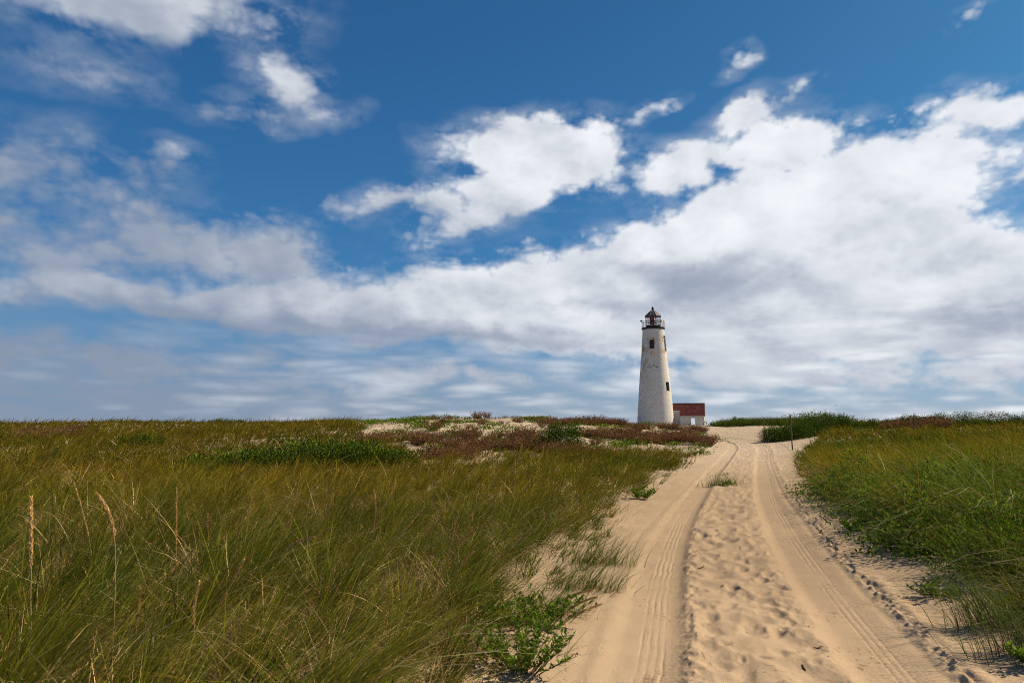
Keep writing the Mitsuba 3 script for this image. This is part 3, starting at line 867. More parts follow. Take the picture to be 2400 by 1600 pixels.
def leafy(name, label, cat, loc, rng, rx, ry, rz, n_leaf, leaf, col, group=None, **kw):
    key = thing(name, label, cat, group)
    lf, st = shrub_parts(rng, rx, ry, rz, n_leaf, leaf, col, **kw)
    # let the sprays follow the slope
    v = lf[0] + loc
    v[:, 2] += land(v[:, 0], v[:, 1]) - loc[2]
    vmesh(key, 'foliage', (v, lf[1], lf[2]), 'leaf')
    st.apply_translation(loc)
    part(key, 'stem', st, 'dry_stem', smooth=True, color=stem_col(st))
    return key


# ------------------------------------------------------------------ the beach grass
OLIVE, YELLOW, DEEP, STRAW, RUST, PALE = map(np.array, ((.108, .150, .013), (.225, .188, .018), (.062, .136, .014), (.50, .38, .20), (.26, .125, .025), (.60, .57, .42)))
DUNE = np.array([(-17.3, 84), (2, 80), (17.3, 70), (15.5, 52), (14.2, 46.8), (9.06, 33.4), (8.44, 38.0), (4.48, 36.3), (.86, 27.9), (-1.53, 24.8), (-3.62, 24.5), (-5.64, 33.1), (-8.97, 40.3), (-11, 52), (-17, 70)])
SANDHILL = np.array([(11.67, 42.9), (14.0, 48), (14.5, 54), (17.5, 64.0), (21, 64.8), (24.5, 63.5), (25.83, 59.5), (21.0, 50), (18.62, 44.3), (16.54, 44.6)])
THICKETS = [(-7.4, 24.8, 4.2, 1.6), (2.4, 34.8, 1.6, 1.2), (20.5, 49.5, 2.6, 2.2), (-20, 37.5, 1.2, .8)]


def thatch(side, n, rng, a0, a1):
    """Dead blades lying about on the ground under the grass."""
    p, r = scatter(n, 3.0, 16, a0, a1, 1.3, rng)
    x, y = p.T
    g = np.interp(y, LEFT_EDGE[:, 0], LEFT_EDGE[:, 1]) - x if side < 0 else x - np.interp(y, RIGHT_EDGE[:, 0], RIGHT_EDGE[:, 1])
    k = rng.random(n) < sst(.5, 1.7, g + .8 * n2(x, y, .8, 90, 2))
    x, y = x[k], y[k]
    n = len(x)
    c = tinted((.15, .115, .06), n, rng, .5, .06)
    return blades(np.stack([x, y, land(x, y) + .005], 1), rng.uniform(.2, .5, n), rng.uniform(0, 6.28, n), rng.uniform(.7, 1.0, n), rng.uniform(-.3, .3, n), rng.uniform(.2, .9, n), .007 * rng.uniform(.7, 1.6, n), c, c, 3, rng=rng)


def scatter(n, rmin, rmax, a0, a1, power, rng):
    """Points round the way's start, thinning out with distance: density as r ** -power."""
    u = rng.random(n)
    e = 2 - power
    r = (rmin ** e + u * (rmax ** e - rmin ** e)) ** (1 / e) if abs(e) > 1e-6 else rmin * (rmax / rmin) ** u
    a = np.radians(rng.uniform(a0, a1, n))
    return np.stack([r * np.sin(a), r * np.cos(a)], 1), r


def grass_patch(side, n, rmin, rmax, power, segs, wid, rng, a0, a1, cellw):
    p, r = scatter(n, rmin, rmax, a0, a1, power, rng)
    # tufts: blades stand in clusters whose centres are jittered
    tuft = np.full(n, cellw * .42)
    cell = np.full(n, cellw)
    q = np.floor(p / cell[:, None])
    hx = np.mod(np.sin(q[:, 0] * 127.1 + q[:, 1] * 311.7) * 43758.5453, 1)
    hy = np.mod(np.sin(q[:, 0] * 269.5 + q[:, 1] * 183.3) * 24634.6345, 1)
    hz = np.mod(np.sin(q[:, 0] * 419.2 + q[:, 1] * 371.9) * 13123.123, 1)
    c = (q + .15 + .7 * np.stack([hx, hy], 1)) * cell[:, None]
    c = c + (hz[:, None] * 13 % 1 - .5) * .1
    pull = rng.random(n) < .86
    offs = rng.normal(size=(n, 2)) * tuft[:, None] * .40
    p = np.where(pull[:, None], c + offs, p)
    fan = np.arctan2(offs[:, 1], offs[:, 0])
    fanr = np.hypot(*offs.T) / tuft * pull
    x, y = p.T
    es = on_sand(x, y)
    left, right = np.interp(y, LEFT_EDGE[:, 0], LEFT_EDGE[:, 1]), np.interp(y, RIGHT_EDGE[:, 0], RIGHT_EDGE[:, 1])
    in_dune, in_sand = inside(DUNE, x, y), inside(SANDHILL, x, y)
    d = np.ones(n)
    if side < 0:
        gap = left - x
        d *= (x < left) | (y > 60)
        # the fringe along the track thins out, with bare sand between the last tufts
        fr = sst(-.15, 1.4, gap + .9 * n2(x, y, .7, 90, 2))
        d *= np.where(fr > hy * .92, .55 + .45 * fr, .03) * (gap > -.1)
    else:
        gap = x - right
        d *= (x > right + .02)
        fr = sst(-.15, .9, gap + .5 * n2(x, y, 1.1, 91, 2))
        d *= np.where(fr > hy * .92, .6 + .4 * fr, .05)
    d *= np.where(((hx * 7.3 % 1) < .13) & (y < 26), .12, 1)
    d = np.where(in_sand, 0, d)
    dz = in_dune * (.09 + 1.2 * np.clip(n2(x, y, .30, 92, 3) - .02, 0, .6))
    d = np.where(in_dune, dz * .8, d)
    bare = sst(.17, .29, n2(x, y, .16, 93, 3)) * sst(12, 26, y) * .6
    d *= 1 - bare * (side < 0)
    for (tx, ty, ta, tb) in THICKETS:
        d = np.where(((x - tx) / ta) ** 2 + ((y - ty) / tb) ** 2 < .8, d * .12, d)
    if side > 0:
        d *= 1 - .12 * sst(2.6, 1.6, gap) * sst(16, 13, y) * sst(6.2, 7.0, y)
    else:
        for (tx, ty, tr) in ((.15, 5.75, .36), (.08, 4.8, .34), (.5, 5.3, .3)):
            d = np.where(np.hypot(x - tx, y - ty) < tr, d * .06, d)
    keep = (rng.random(n) < d) & (y > 1.0) & ~((np.hypot(x - LX, y - LY) < 9) & (y > 90))
    x, y, r, hz, gap, fan, fanr, hx, hy = (q_[keep] for q_ in (x, y, r, hz, gap, fan, fanr, hx, hy))
    n = len(x)
    z = land(x, y)
    kind = rng.random(n)
    patch = n2(x, y, .22, 94, 3) + .5 * (hx - .5)
    h = (.38 + .46 * hz ** 1.5 + .22 * (hz > .86) + .55 * n2(x, y, .35, 95, 2)) * rng.uniform(.5, 1.15, n)
    h *= np.where(y > 40, .95, 1) * (.65 + .35 * sst(.1, 1.5, gap))
    h = np.where(inside(DUNE, x, y), h * .62, h)
    if side > 0:
        h = h * (1 + .48 * sst(22, 8, y))
    wind = (0.0 if side < 0 else 2.75) + .8 * n2(x, y, .15, 96, 2)
    az = wind + rng.normal(size=n) * (.65 if side < 0 else 1.0) + (hx * 3.7 % 1 - .5) * 1.9
    mixd = np.clip(fanr * .55, 0, .8)
    az = np.arctan2((1 - mixd) * np.sin(az) + mixd * np.sin(fan), (1 - mixd) * np.cos(az) + mixd * np.cos(fan))
    lean = np.abs(rng.normal(.24, .20, n)) + .22 * np.clip(fanr, 0, 1.5) + .28 * (hy * 5.1 % 1) ** 2 + .22 * (gap < 1.6) * (side < 0)
    bend = np.abs(rng.normal(.25, .25, n))
    droop = np.clip(rng.normal(.16, .14, n), 0, .6)
    if side > 0:
        droop += np.clip(rng.normal(.15, .15, n), 0, .4)
    width = np.maximum(wid, .00082 * r) * rng.uniform(.65, 1.35, n)
    # colours: green and olive, yellow tips further off, dead straw below
    green = OLIVE if side < 0 else np.array([.096, .165, .013])
    c1 = np.tile(green, (n, 1))
    ye = sst(-.12, .22, patch + .10 * sst(6, 24, y) + (.03 if side < 0 else -.04))[:, None]
    c1 = c1 * (1 - ye) + YELLOW * ye
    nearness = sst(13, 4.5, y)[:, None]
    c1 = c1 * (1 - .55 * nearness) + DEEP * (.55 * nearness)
    c0 = c1 * .50 + np.array([.022, .015, .005])  # feet darkened in the colour to stand in for shade deep among the blades
    tipc = np.where((rng.random(n) < .45)[:, None], np.array([.26, .17, .03]), c1)
    dead = kind < (.05 + .16 * sst(.08, .22, n2(x, y, .28, 99, 2)) + .16 * sst(8, 5.5, y) * sst(-3.5, -.8, x) * (side < 0) + .20 * (hy > .80) + .05 * (y < 11) + .18 * np.exp(-gap * 1.1)) * (1 - .6 * sst(20, 40, y)) * (1 if side < 0 else .55)
    h = np.where(dead, h * rng.uniform(.35, .95, n), h)
    lean = np.where(dead, lean + rng.uniform(0, .7, n), lean)
    az = np.where(dead, rng.uniform(0, 6.28, n) * .75 + .25 * az, az)
    ds = tinted(STRAW * .85, n, rng, .35, .06)
    c0, c1, tipc = (np.where(dead[:, None], ds, q) for q in (c0, c1, tipc))
    rus = (kind > .93) & ~dead
    c1 = np.where(rus[:, None], RUST, c1)
    pale = (kind > .82) & (kind < .93) & (y < 22) if side > 0 else (kind > .905) & (kind < .93)
    pale &= ~dead & (y < 30)
    c1 = np.where(pale[:, None], np.array([.26, .27, .15]), c1)
    tipc = np.where(pale[:, None], PALE * 1.2, tipc)
    width = np.where(pale, width * 1.35, width)
    h = np.where(pale, h * 1.12, h)
    droop = np.where(pale, droop + rng.uniform(.15, .55, n), droop)
    bend = np.where(pale, bend + .35, bend)
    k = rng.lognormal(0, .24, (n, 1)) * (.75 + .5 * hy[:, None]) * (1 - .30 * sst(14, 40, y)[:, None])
    root = np.stack([x, y, z - .02], 1)
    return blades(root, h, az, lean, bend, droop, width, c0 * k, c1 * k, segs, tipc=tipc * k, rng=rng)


_g = np.random.default_rng(101)
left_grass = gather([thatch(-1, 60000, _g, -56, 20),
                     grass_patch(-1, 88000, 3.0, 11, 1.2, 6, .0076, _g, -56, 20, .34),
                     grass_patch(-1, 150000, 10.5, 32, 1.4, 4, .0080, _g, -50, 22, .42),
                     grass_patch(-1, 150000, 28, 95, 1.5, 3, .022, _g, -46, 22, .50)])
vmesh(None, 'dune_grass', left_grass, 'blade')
tag('dune_grass', label='olive and straw coloured beach grass covering the field left of the track', category='grass', kind='stuff')
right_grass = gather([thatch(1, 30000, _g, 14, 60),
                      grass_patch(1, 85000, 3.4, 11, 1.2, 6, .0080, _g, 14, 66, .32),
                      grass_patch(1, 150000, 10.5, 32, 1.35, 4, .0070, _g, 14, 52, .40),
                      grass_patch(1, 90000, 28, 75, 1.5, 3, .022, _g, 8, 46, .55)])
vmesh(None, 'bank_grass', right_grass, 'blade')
tag('bank_grass', label='green beach grass with pale curling blades on the bank right of the track', category='grass', kind='stuff')
del left_grass, right_grass


# grass on the rim of the sand hill by the lighthouse
def rim_grass():
    rng = np.random.default_rng(9)
    n = 9000
    t = rng.random(n)
    x = 20.2 + 8.0 * t + rng.normal(size=n) * .4
    y = 66.2 - 1.5 * np.sin(t * 3) + rng.normal(size=n) * .9
    k = (n2(x, y, .5, 120, 2) > -.12) 
    x, y = x[k], y[k]
    n = len(x)
    c = tinted((.085, .12, .022), n, rng, .25, .1)
    return blades(np.stack([x, y, land(x, y) - .02], 1), rng.uniform(.35, .95, n), rng.uniform(0, 6.28, n), rng.uniform(.05, .5, n), rng.uniform(0, .5, n), rng.uniform(0, .3, n), rng.uniform(.02, .035, n), c * .7, c, 3, rng=rng)


vmesh(None, 'rim_grass', rim_grass(), 'blade')
tag('rim_grass', label='bright green grass along the rim of the sand hill beside the annex', category='grass', kind='stuff')


# ------------------------------------------------------------------ tuft of grass in the middle of the track, and small tufts
def tuft(label, x, y, n, h, spread, seed, col=OLIVE, group=None, lean=.5, dead=.35, az=None):
    rng = np.random.default_rng(seed)
    key = thing('grass_tuft', label, 'grass tuft', group)
    rx, ry = x + rng.normal(size=n) * spread, y + rng.normal(size=n) * spread * .45
    root = np.stack([rx, ry, land(rx, ry) - .01], 1)
    c = tinted(col, n, rng, .22, .1)
    dd = rng.random(n) < dead
    c[dd] = tinted(STRAW * .5, dd.sum(), rng)
    d = math.hypot(x, y)
    a = rng.uniform(0, 6.28, n) if az is None else az + rng.normal(size=n) * .5
    vmesh(key, 'blade', blades(root, h * rng.uniform(.45, 1.1, n) * np.where(dd, .6, 1), a, rng.uniform(0, lean, n) + .5 * dd, rng.uniform(.1, .7, n), rng.uniform(0, .35, n), max(.0056, .00085 * d) * rng.uniform(.7, 1.3, n), c * .7, c, 6, rng=rng), 'blade')
    return key


tuft('small green grass tuft growing between the wheel tracks', 6.0, 19.7, 170, .46, .28, 1)
tuft('tiny sparse grass tuft far along the middle of the track', 7.2, 23.6, 40, .22, .2, 2)
tuft('tall upright grass tuft on bare sand at the right edge of the picture', 3.86, 5.25, 260, .72, .22, 3, col=(.085, .125, .025), lean=.25, dead=.15, az=2.4)
tuft('lone upright grass tuft at the near edge of the right bank', 3.93, 5.85, 190, .70, .15, 4, col=(.085, .125, .025), lean=.3, dead=.15, az=2.6)
tuft('grass tuft arching over bare sand beside the left wheel track', 1.02, 8.6, 300, .55, .24, 5, lean=.7, az=.1)
tuft('wind-bent grass tuft on the sand left of the track, past the nearest bayberry', .72, 7.3, 300, .50, .22, 6, lean=.7, az=.0)
tuft('grass tuft spilling over the sand above the nearest bayberry', .30, 6.3, 260, .5, .22, 7, lean=.8, az=-.1)
tuft('straw coloured low tuft on sand at the bottom of the picture', -.35, 5.2, 280, .45, .30, 8, lean=.9, dead=.7, az=.3)

# ------------------------------------------------------------------ leafy shrubs
_s = np.random.default_rng(202)
# wide thicket in the left field: one plant body of several crowns
tk = thing('bayberry_thicket', 'wide low dark green bayberry thicket in the middle of the left field', 'bush')
_p, _st = [], []
for (x, y, rx, ry, rz) in [(-10.9, 24.9, 1.1, .8, .50), (-9.7, 24.8, 1.2, .9, .66), (-8.5, 24.6, 1.2, 1.0, .82), (-7.3, 24.4, 1.25, 1.1, .98), (-6.1, 24.5, 1.2, 1.0, .92), (-5.0, 24.6, 1.1, .9, .78), (-4.1, 24.6, .8, .7, .55), (-7.9, 25.6, 1.4, 1.0, 1.0), (-5.8, 25.6, 1.3, 1.0, .95)]:
    lf, st = shrub_parts(_s, rx, ry, rz, 3600, .085, DARK_LEAF, clumps=44, young=.20, ragged=.16)
    v = lf[0] + [x, y, 0]
    v[:, 2] += land(v[:, 0], v[:, 1])
    _p.append((v, lf[1], lf[2]))
    st.apply_translation(at(x, y))
    _st.append(st)
vmesh(tk, 'foliage', gather(_p), 'leaf')
_m = join(*_st)
part(tk, 'stem', _m, 'dry_stem', smooth=True, color=stem_col(_m))

leafy('bayberry_bush', 'rounded dark green bush among brown shrubs in the middle distance', 'bush', at(2.5, 34.6), _s, 1.65, 1.1, 1.3, 9500, .085, DARK_LEAF, clumps=60, young=.12, ragged=.14)
leafy('bayberry_bush', 'lower green flank bush to the right of the rounded dark bush', 'bush', at(4.3, 34.2), _s, .75, .5, .40, 1100, .10, GREEN_LEAF, clumps=20, young=.3)
leafy('bayberry_bush', 'small dark green bush alone in the far left field', 'bush', at(-20.0, 37.2), _s, 1.15, .7, .62, 3000, .09, DARK_LEAF, clumps=36, ragged=.15)
leafy('bayberry_bush', 'flat topped dark green bush on the left skyline', 'bush', at(-9.2, 76.5), _s, 3.6, 1.6, .6, 4200, .12, (.06, .09, .016), clumps=80, young=.05, ragged=.06)
leafy('bayberry_bush', 'low dark scrub on the far left skyline', 'bush', at(-33, 79), _s, 2.4, 1.0, .5, 1600, .14, DARK_LEAF, clumps=40, ragged=.1)

RS = 'dark green rose bushes on the bank right of the track'
ROSE = [(18.9, 49.0, 1.25, 1.2, .95, 'front rose bush reaching down to the sand beside the track'), (20.2, 49.6, 1.4, 1.2, 1.05, 'second rose bush from the track, behind the tall post'),
        (21.4, 51.2, 1.5, 1.2, 1.05, 'rose bush higher up the bank right of the tall post'), (22.8, 53.2, 1.6, 1.2, 1.15, 'rose bush near the top of the bank right of the tall post'),
        (24.7, 55.2, 1.7, 1.3, 1.3, 'tallest dark rose bush against the sky right of the tall post'), (26.9, 56.4, 1.6, 1.2, .95, 'rose bush where the bank levels out beside the grassy mound')]
for (x, y, rx, ry, rz, lab) in ROSE:
    leafy('rose_bush', lab, 'bush', at(x, y), _s, rx, ry, rz, 9500, .075, DARK_LEAF, RS, clumps=80, young=.08, ragged=.07)
SK = 'green scrub along the right skyline'
for i, (x, y, rx, rz) in enumerate([(29.2, 55.5, 1.7, .65), (31.6, 56.0, 1.6, .7), (33.4, 57.2, 1.5, .9), (35.6, 57.6, 1.8, 1.1), (38.2, 57.8, 1.9, 1.2), (40.9, 57.6, 1.9, 1.25), (43.6, 57.4, 1.9, 1.2), (46.5, 57, 1.8, 1.2), (37, 54.8, 1.5, .6), (41.5, 54.2, 1.7, .7)]):
    leafy('scrub_bush', (f'{ORD[i]} green scrub bush from the left in the row on the right skyline' if i < 8 else f'{("left", "right")[i - 8]} one of two low scrub bushes in front of the right skyline row'), 'bush', at(x, y), _s, rx, 1.0, rz * .85, 5200, .085, (.042, .066, .010), SK, clumps=80, young=.07, ragged=.09)
leafy('grassy_mound_bush', 'smooth olive green hump behind the rose bushes on the right skyline', 'bush', at(29.5, 66), _s, 4.6, 2.0, 1.0, 5200, .14, (.085, .11, .018), clumps=80, young=.05, ragged=.08)
leafy('beach_shrub', 'bright green low shrub on the skyline right of the annex', 'bush', at(19.9, 66.4), _s, 1.0, .7, .42, 1100, .14, GREEN_LEAF, clumps=24, young=.3)
leafy('beach_shrub', 'darker round shrub at the left end of the sand hill rim', 'bush', at(21.6, 65.6), _s, .8, .7, .7, 1200, .14, GREEN_LEAF, clumps=22, young=.1)

# undergrowth in the right bank's grass
UG = 'leafy green shrubs tangled in the grass of the right bank'
_ug = []
for i in range(20):
    y = 6.9 + 9.5 * (i + .5 * _s.random()) / 20
    _ug.append((y, np.interp(y, RIGHT_EDGE[:, 0], RIGHT_EDGE[:, 1]) + .30 + 1.5 * ((i * 7) % 3) / 2 + .3 * _s.random()))
for i, (y, x) in enumerate(sorted(_ug)):
    near = y < 11
    leafy('undergrowth_shrub', f'leafy green shrub tangled in the right bank grass, {ORD[i]} nearest up the track', 'bush', at(x, y), _s, _s.uniform(.55, 1.0), _s.uniform(.45, .8), _s.uniform(.34, .72), int(2300 if near else 1700), (.050 if near else .06) * _s.uniform(.75, 1.35), (.050, .095, .012), UG, clumps=46, young=.30, ragged=.3)


# small leafy plants beside the track, stems and larger leaves
def herb(label, x, y, n_stem, h, leaf, seed, spread=.12, col=GREEN_LEAF, group=None, per=16, name='bayberry_seedling', cat='plant'):
    rng = np.random.default_rng(seed)
    key = thing(name, label, cat, group)
    P, N, tubes = [], [], []
    base = at(x, y)
    for k in range(n_stem):
        a, l = rng.uniform(0, 6.28), rng.uniform(.25, 1.0)
        tip = np.array([math.cos(a) * spread * 1.5 * l, math.sin(a) * spread * 1.1 * l, h * rng.uniform(.55, 1.1)])
        foot = np.array([math.cos(a) * spread * .35 * l, math.sin(a) * spread * .3 * l, -.03])
        ts_ = np.linspace(0, 1, 5)
        pts = foot + (tip - foot) * ts_[:, None] + np.array([0, 0, .15 * h]) * (ts_ * (1 - ts_))[:, None]
        tubes.append(tube(pts, np.linspace(.0035, .0014, 5), 5, cap=False))
        for j in range(per):
            t = rng.uniform(.25, 1.0)
            p = foot + (tip - foot) * t + np.array([0, 0, .15 * h]) * t * (1 - t)
            b = rng.uniform(0, 6.28)
            P.append(p)
            N.append([math.cos(b), math.sin(b), rng.uniform(.15, 1.1) + (t > .9) * .8])
    P, N = np.array(P), np.array(N)
    c = tinted(col, len(P), rng, .22, .1)
    yg = rng.random(len(P)) < .35
    c[yg] = tinted(LIME_LEAF, yg.sum(), rng, .15, .08)
    v, f, cc = leaf_cloud(P, N, leaf * rng.uniform(.65, 1.25, len(P)), c, rng, ratio=.40)
    vmesh(key, 'foliage', (v + base, f, cc), 'leaf')
    m = join(*tubes)
    m.apply_translation(base)
    part(key, 'stem', m, 'dry_stem', smooth=True, color=stem_col(m))
    return key


herb('bright green bayberry plant on the sand at the bottom centre, the farther one', .16, 5.85, 60, .24, .046, 11, .42, per=22)
herb('leafy bayberry plant at the bottom edge, nearest of the pair left of the track', .06, 4.88, 56, .27, .044, 12, .36, per=22)
herb('small bright green plant on the sand edge left of the track, half way along', 3.0, 16.2, 34, .26, .07, 13, .30)
herb('low green plant on bare sand under the right bank', 4.05, 6.75, 26, .13, .042, 14, .22)
herb('dark green creeping plant where the right bank meets the sand', 4.75, 8.3, 26, .15, .045, 15, .28)
herb('bright leafy plant cut off by the bottom right corner', 3.74, 5.05, 24, .14, .05, 16, .16, col=LIME_LEAF)
herb('green plant below the grass overhang on the right bank', 5.05, 8.9, 30, .22, .048, 17, .30)
herb('small pale green plant at the foot of the right bank farther up the track', 5.0, 10.2, 20, .16, .06, 18, .18, col=LIME_LEAF)
for k, (x, y) in enumerate([(9.2, 34.9), (9.9, 36.4), (10.6, 38.4), (11.4, 40.6), (12.6, 44.6)]):
    herb(f'tiny green seedling on sand left of the far wheel track, {ORD[k]} from the near end', x, y, 8, .28, .11, 30 + k, .20, group='seedlings beside the far left wheel track', per=9)

# ------------------------------------------------------------------ brown shrubs and small plants on the pale dunes
def brown_proto(seed, n, h, w):
    rng = np.random.default_rng(seed)
    a = rng.uniform(0, 6.28, n)
    rr = w * np.sqrt(rng.random(n)) * .5
    root = np.stack([np.cos(a) * rr * .5, np.sin(a) * rr * .5, np.full(n, -.04)], 1)
    c = tinted((.125, .072, .036), n, rng, .35, .10)
    P = [blades(root, h * rng.uniform(.5, 1.1, n), a + rng.normal(size=n) * .4, rr / h * 1.1, rng.uniform(-.1, .25, n), np.zeros(n), np.full(n, .020), c * .7, c * 1.15, 2, rng=rng)]
    # feathery side twigs
    m = n * 5
    i = rng.integers(0, n, m)
    t = rng.uniform(.25, .98, m)
    hh = h * rng.uniform(.55, 1.05, n)[i]
    p = root[i] + np.stack([np.cos(a[i]) * rr[i] * t * 1.0, np.sin(a[i]) * rr[i] * t * 1.0, hh * t], 1)
    P.append(leaf_cloud(p, np.stack([rng.normal(size=m) * .7, rng.normal(size=m) * .7, np.full(m, 1.0)], 1), rng.uniform(.06, .14, m), tinted((.135, .078, .040), m, rng, .35, .12), rng, ratio=.35))
    v, f, c = gather(P)
    return mikit.ply(trimesh.Trimesh(v, f, process=False), 'leaf', smooth=True, color=c)


BP = [brown_proto(400 + k, 60 + 8 * k, .55 + .05 * (k % 3), .85 + .12 * (k % 2)) for k in range(6)]
BANDS = [
 ([(-8.92, 41.2), (2.68, 43.3), (2.15, 34.9), (.59, 31.8), (-4.4, 35.6), (-7.39, 34.2)], 74, 'brown shrubs in the belt left of the rounded dark bush', 'brown shrubs left of the rounded dark bush', 1.0, 0),
 ([(3.98, 49.4), (11.42, 51.2), (13.6, 46.8), (11.6, 41.1), (9.68, 43.5), (4.99, 40.4), (4.6, 37.8)], 72, 'brown shrubs between the rounded dark bush and the track', 'brown shrubs between the dark bush and the track', .95, 0),
 ([(2.3, 61.7), (9, 62), (15.6, 64), (14.3, 61.5), (2.51, 54.5)], 48, 'brown shrubs on the crest before the lighthouse foot', 'brown shrubs on the crest before the lighthouse', 1.05, 0),
 ([(14.6, 61.5), (17.1, 62.0), (16.2, 57.5), (13.6, 53.6)], 16, 'brown shrubs on the sand slope below the annex', 'brown shrubs below the annex', .9, 0),
 ([(-4.83, 32.6), (-1.34, 30.9), (-1.13, 26.8), (-3.8, 26.8)], 22, 'small brown shrubs on sand right of the wide thicket', 'small brown shrubs right of the wide thicket', .72, 0),
 ([(-42.5, 59), (-36.2, 59), (-25.5, 42), (-29.8, 42.2)], 34, 'brown shrubs in the far left grass field', 'brown shrubs in the far left field', .95, 0),
 ([(1.2, 33.6), (4.8, 33.6), (4.03, 31.0), (1.37, 30.2)], 16, 'brown shrubs in front of the rounded dark bush', 'brown shrubs before the rounded dark bush', .85, 0),
 ([(-9, 72), (6, 66), (6, 50), (-8, 46)], 34, 'brown shrubs scattered over the pale left dune', 'scattered brown shrubs on the left dune', .8, 1),
 ([(27, 53.5), (31.5, 55.5), (35.5, 56.5), (33, 52)], 22, 'rusty shrubs among the scrub on the right bank', 'brown shrubs on the right bank', 1.05, 0),
 ([(11.6, 45.8), (14.6, 49.6), (13.4, 47.6), (12.2, 44.8)], 9, 'low brown shrubs where the track bends', 'brown shrubs at the bend of the track', .62, 0),
]
_b = np.random.default_rng(77)
NPROTO, _bp = 10, []
for poly, n, lab, grp, scl, sparse in BANDS:
    poly = np.array(poly)
    lo, hi, tries, found = poly.min(0), poly.max(0), 0, []
    while len(found) < n and tries < 20000:
        tries += 1
        x, y = _b.uniform(lo, hi)
        if not inside(poly, np.array([x]), np.array([y]))[0] or (not sparse and n2(np.array([x]), np.array([y]), .5, 140, 2)[0] < -.16):
            continue
        s = scl * _b.uniform(.7, 1.25)
        found.append((x, y, s, _b.uniform(0, 6.28), (s * _b.uniform(.9, 1.3), s, s * _b.uniform(.8, 1.15)), _b.integers(6)))
    # the shrubs that stand out are things, the rest of the belt is one mass
    found.sort(key=lambda q: -q[2] / q[1])
    alone, rest = sorted(found[:9], key=lambda q: q[0] / q[1]), found[9:]
    for i, (x, y, s, rz, sc, k) in enumerate(alone):
        key = thing('brown_shrub', f'{ORD[i]} from left of {lab}', 'shrub', grp)
        scene[key] = ply_at(BP[k], at(x, y), rz, sc)
    _bp += rest
_pv = []
for (x, y, s, rz, sc, k) in _bp:
    v, f, n_, u_, c = meshkit.WRITTEN[BP[k]['filename']]
    q = np.asarray(v) * np.array(sc)
    c_, s_ = math.cos(rz), math.sin(rz)
    q = np.stack([q[:, 0] * c_ - q[:, 1] * s_, q[:, 0] * s_ + q[:, 1] * c_, q[:, 2]], 1) + at(x, y)
    _pv.append((q, np.asarray(f), np.asarray(c)))
vmesh(None, 'brown_heath', gather(_pv), 'leaf')
tag('brown_heath', label='mass of low withered brown shrubs covering the pale dunes left of the track', category='heath', kind='stuff')
# the tall dead looking clump on the skyline and one on the far right
for (x, y, s, lab) in [(-3.6, 70.5, 1.1, 'tall brown clump standing against the sky on the left dune'), (32.3, 54.5, 1.3, 'tall mauve brown clump on the right skyline beside the third post'), (-2.6, 70.0, .9, 'lower brown clump right beside the tall skyline clump'), (7.0, 60.8, 1.15, 'tallest brown clump on the crest left of the lighthouse')]:
    key = thing('brown_clump', lab, 'shrub')
    scene[key] = ply_at(BP[5], at(x, y), 1.0, (s, s, s * 1.25))


def sprig_proto(seed, n, h, w, col, leaf):
    rng = np.random.default_rng(seed)
    p = np.stack([rng.normal(size=n) * w * .4, rng.normal(size=n) * w * .4, rng.uniform(0, h, n)], 1)
    v, f, c = leaf_cloud(p, rng.normal(size=(n, 3)) * .6 + [0, 0, .8], leaf * rng.uniform(.6, 1.4, n), tinted(col, n, rng, .3, .1), rng)
    return mikit.ply(trimesh.Trimesh(v, f, process=False), 'leaf', smooth=True, color=c)


SP = [sprig_proto(500 + k, 90, .28, .75, GREEN_LEAF if k % 2 else (.11, .16, .024), .13) for k in range(4)]
_dp = []
while len(_dp) < 240:
    x, y = _b.uniform(-16, 15), _b.uniform(26, 76)
    if inside(DUNE, np.array([x]), np.array([y]))[0]:
        _dp.append((x, y))
_dp.sort(key=lambda q: q[1])
_pv = []
for i, (x, y) in enumerate(_dp):
    s = _b.uniform(.5, 1.2)
    if i < 18:
        key = thing('dune_plant', f'low green plant on the pale left dune, {ORD[i]} nearest of them', 'plant', 'green plants dotted over the left dune')
        scene[key + '__foliage'] = ply_at(SP[i % 4], at(x, y), _b.uniform(0, 6.28), (s * 1.3, s, s))
        m = tube([at(x, y, -.05), at(x, y, .12 * s)], [.02, .008], 5)
        part(key, 'stem', m, 'dry_stem', smooth=True, color=stem_col(m))
    else:
        v, f, n_, u_, c = meshkit.WRITTEN[SP[i % 4]['filename']]
        _pv.append((np.asarray(v) * np.array([s * 1.3, s, s]) + at(x, y), np.asarray(f), np.asarray(c)))
vmesh(None, 'dune_herbs', gather(_pv), 'leaf')
tag('dune_herbs', label='small green plants strewn over the pale sand of the left dune', category='plants', kind='stuff')

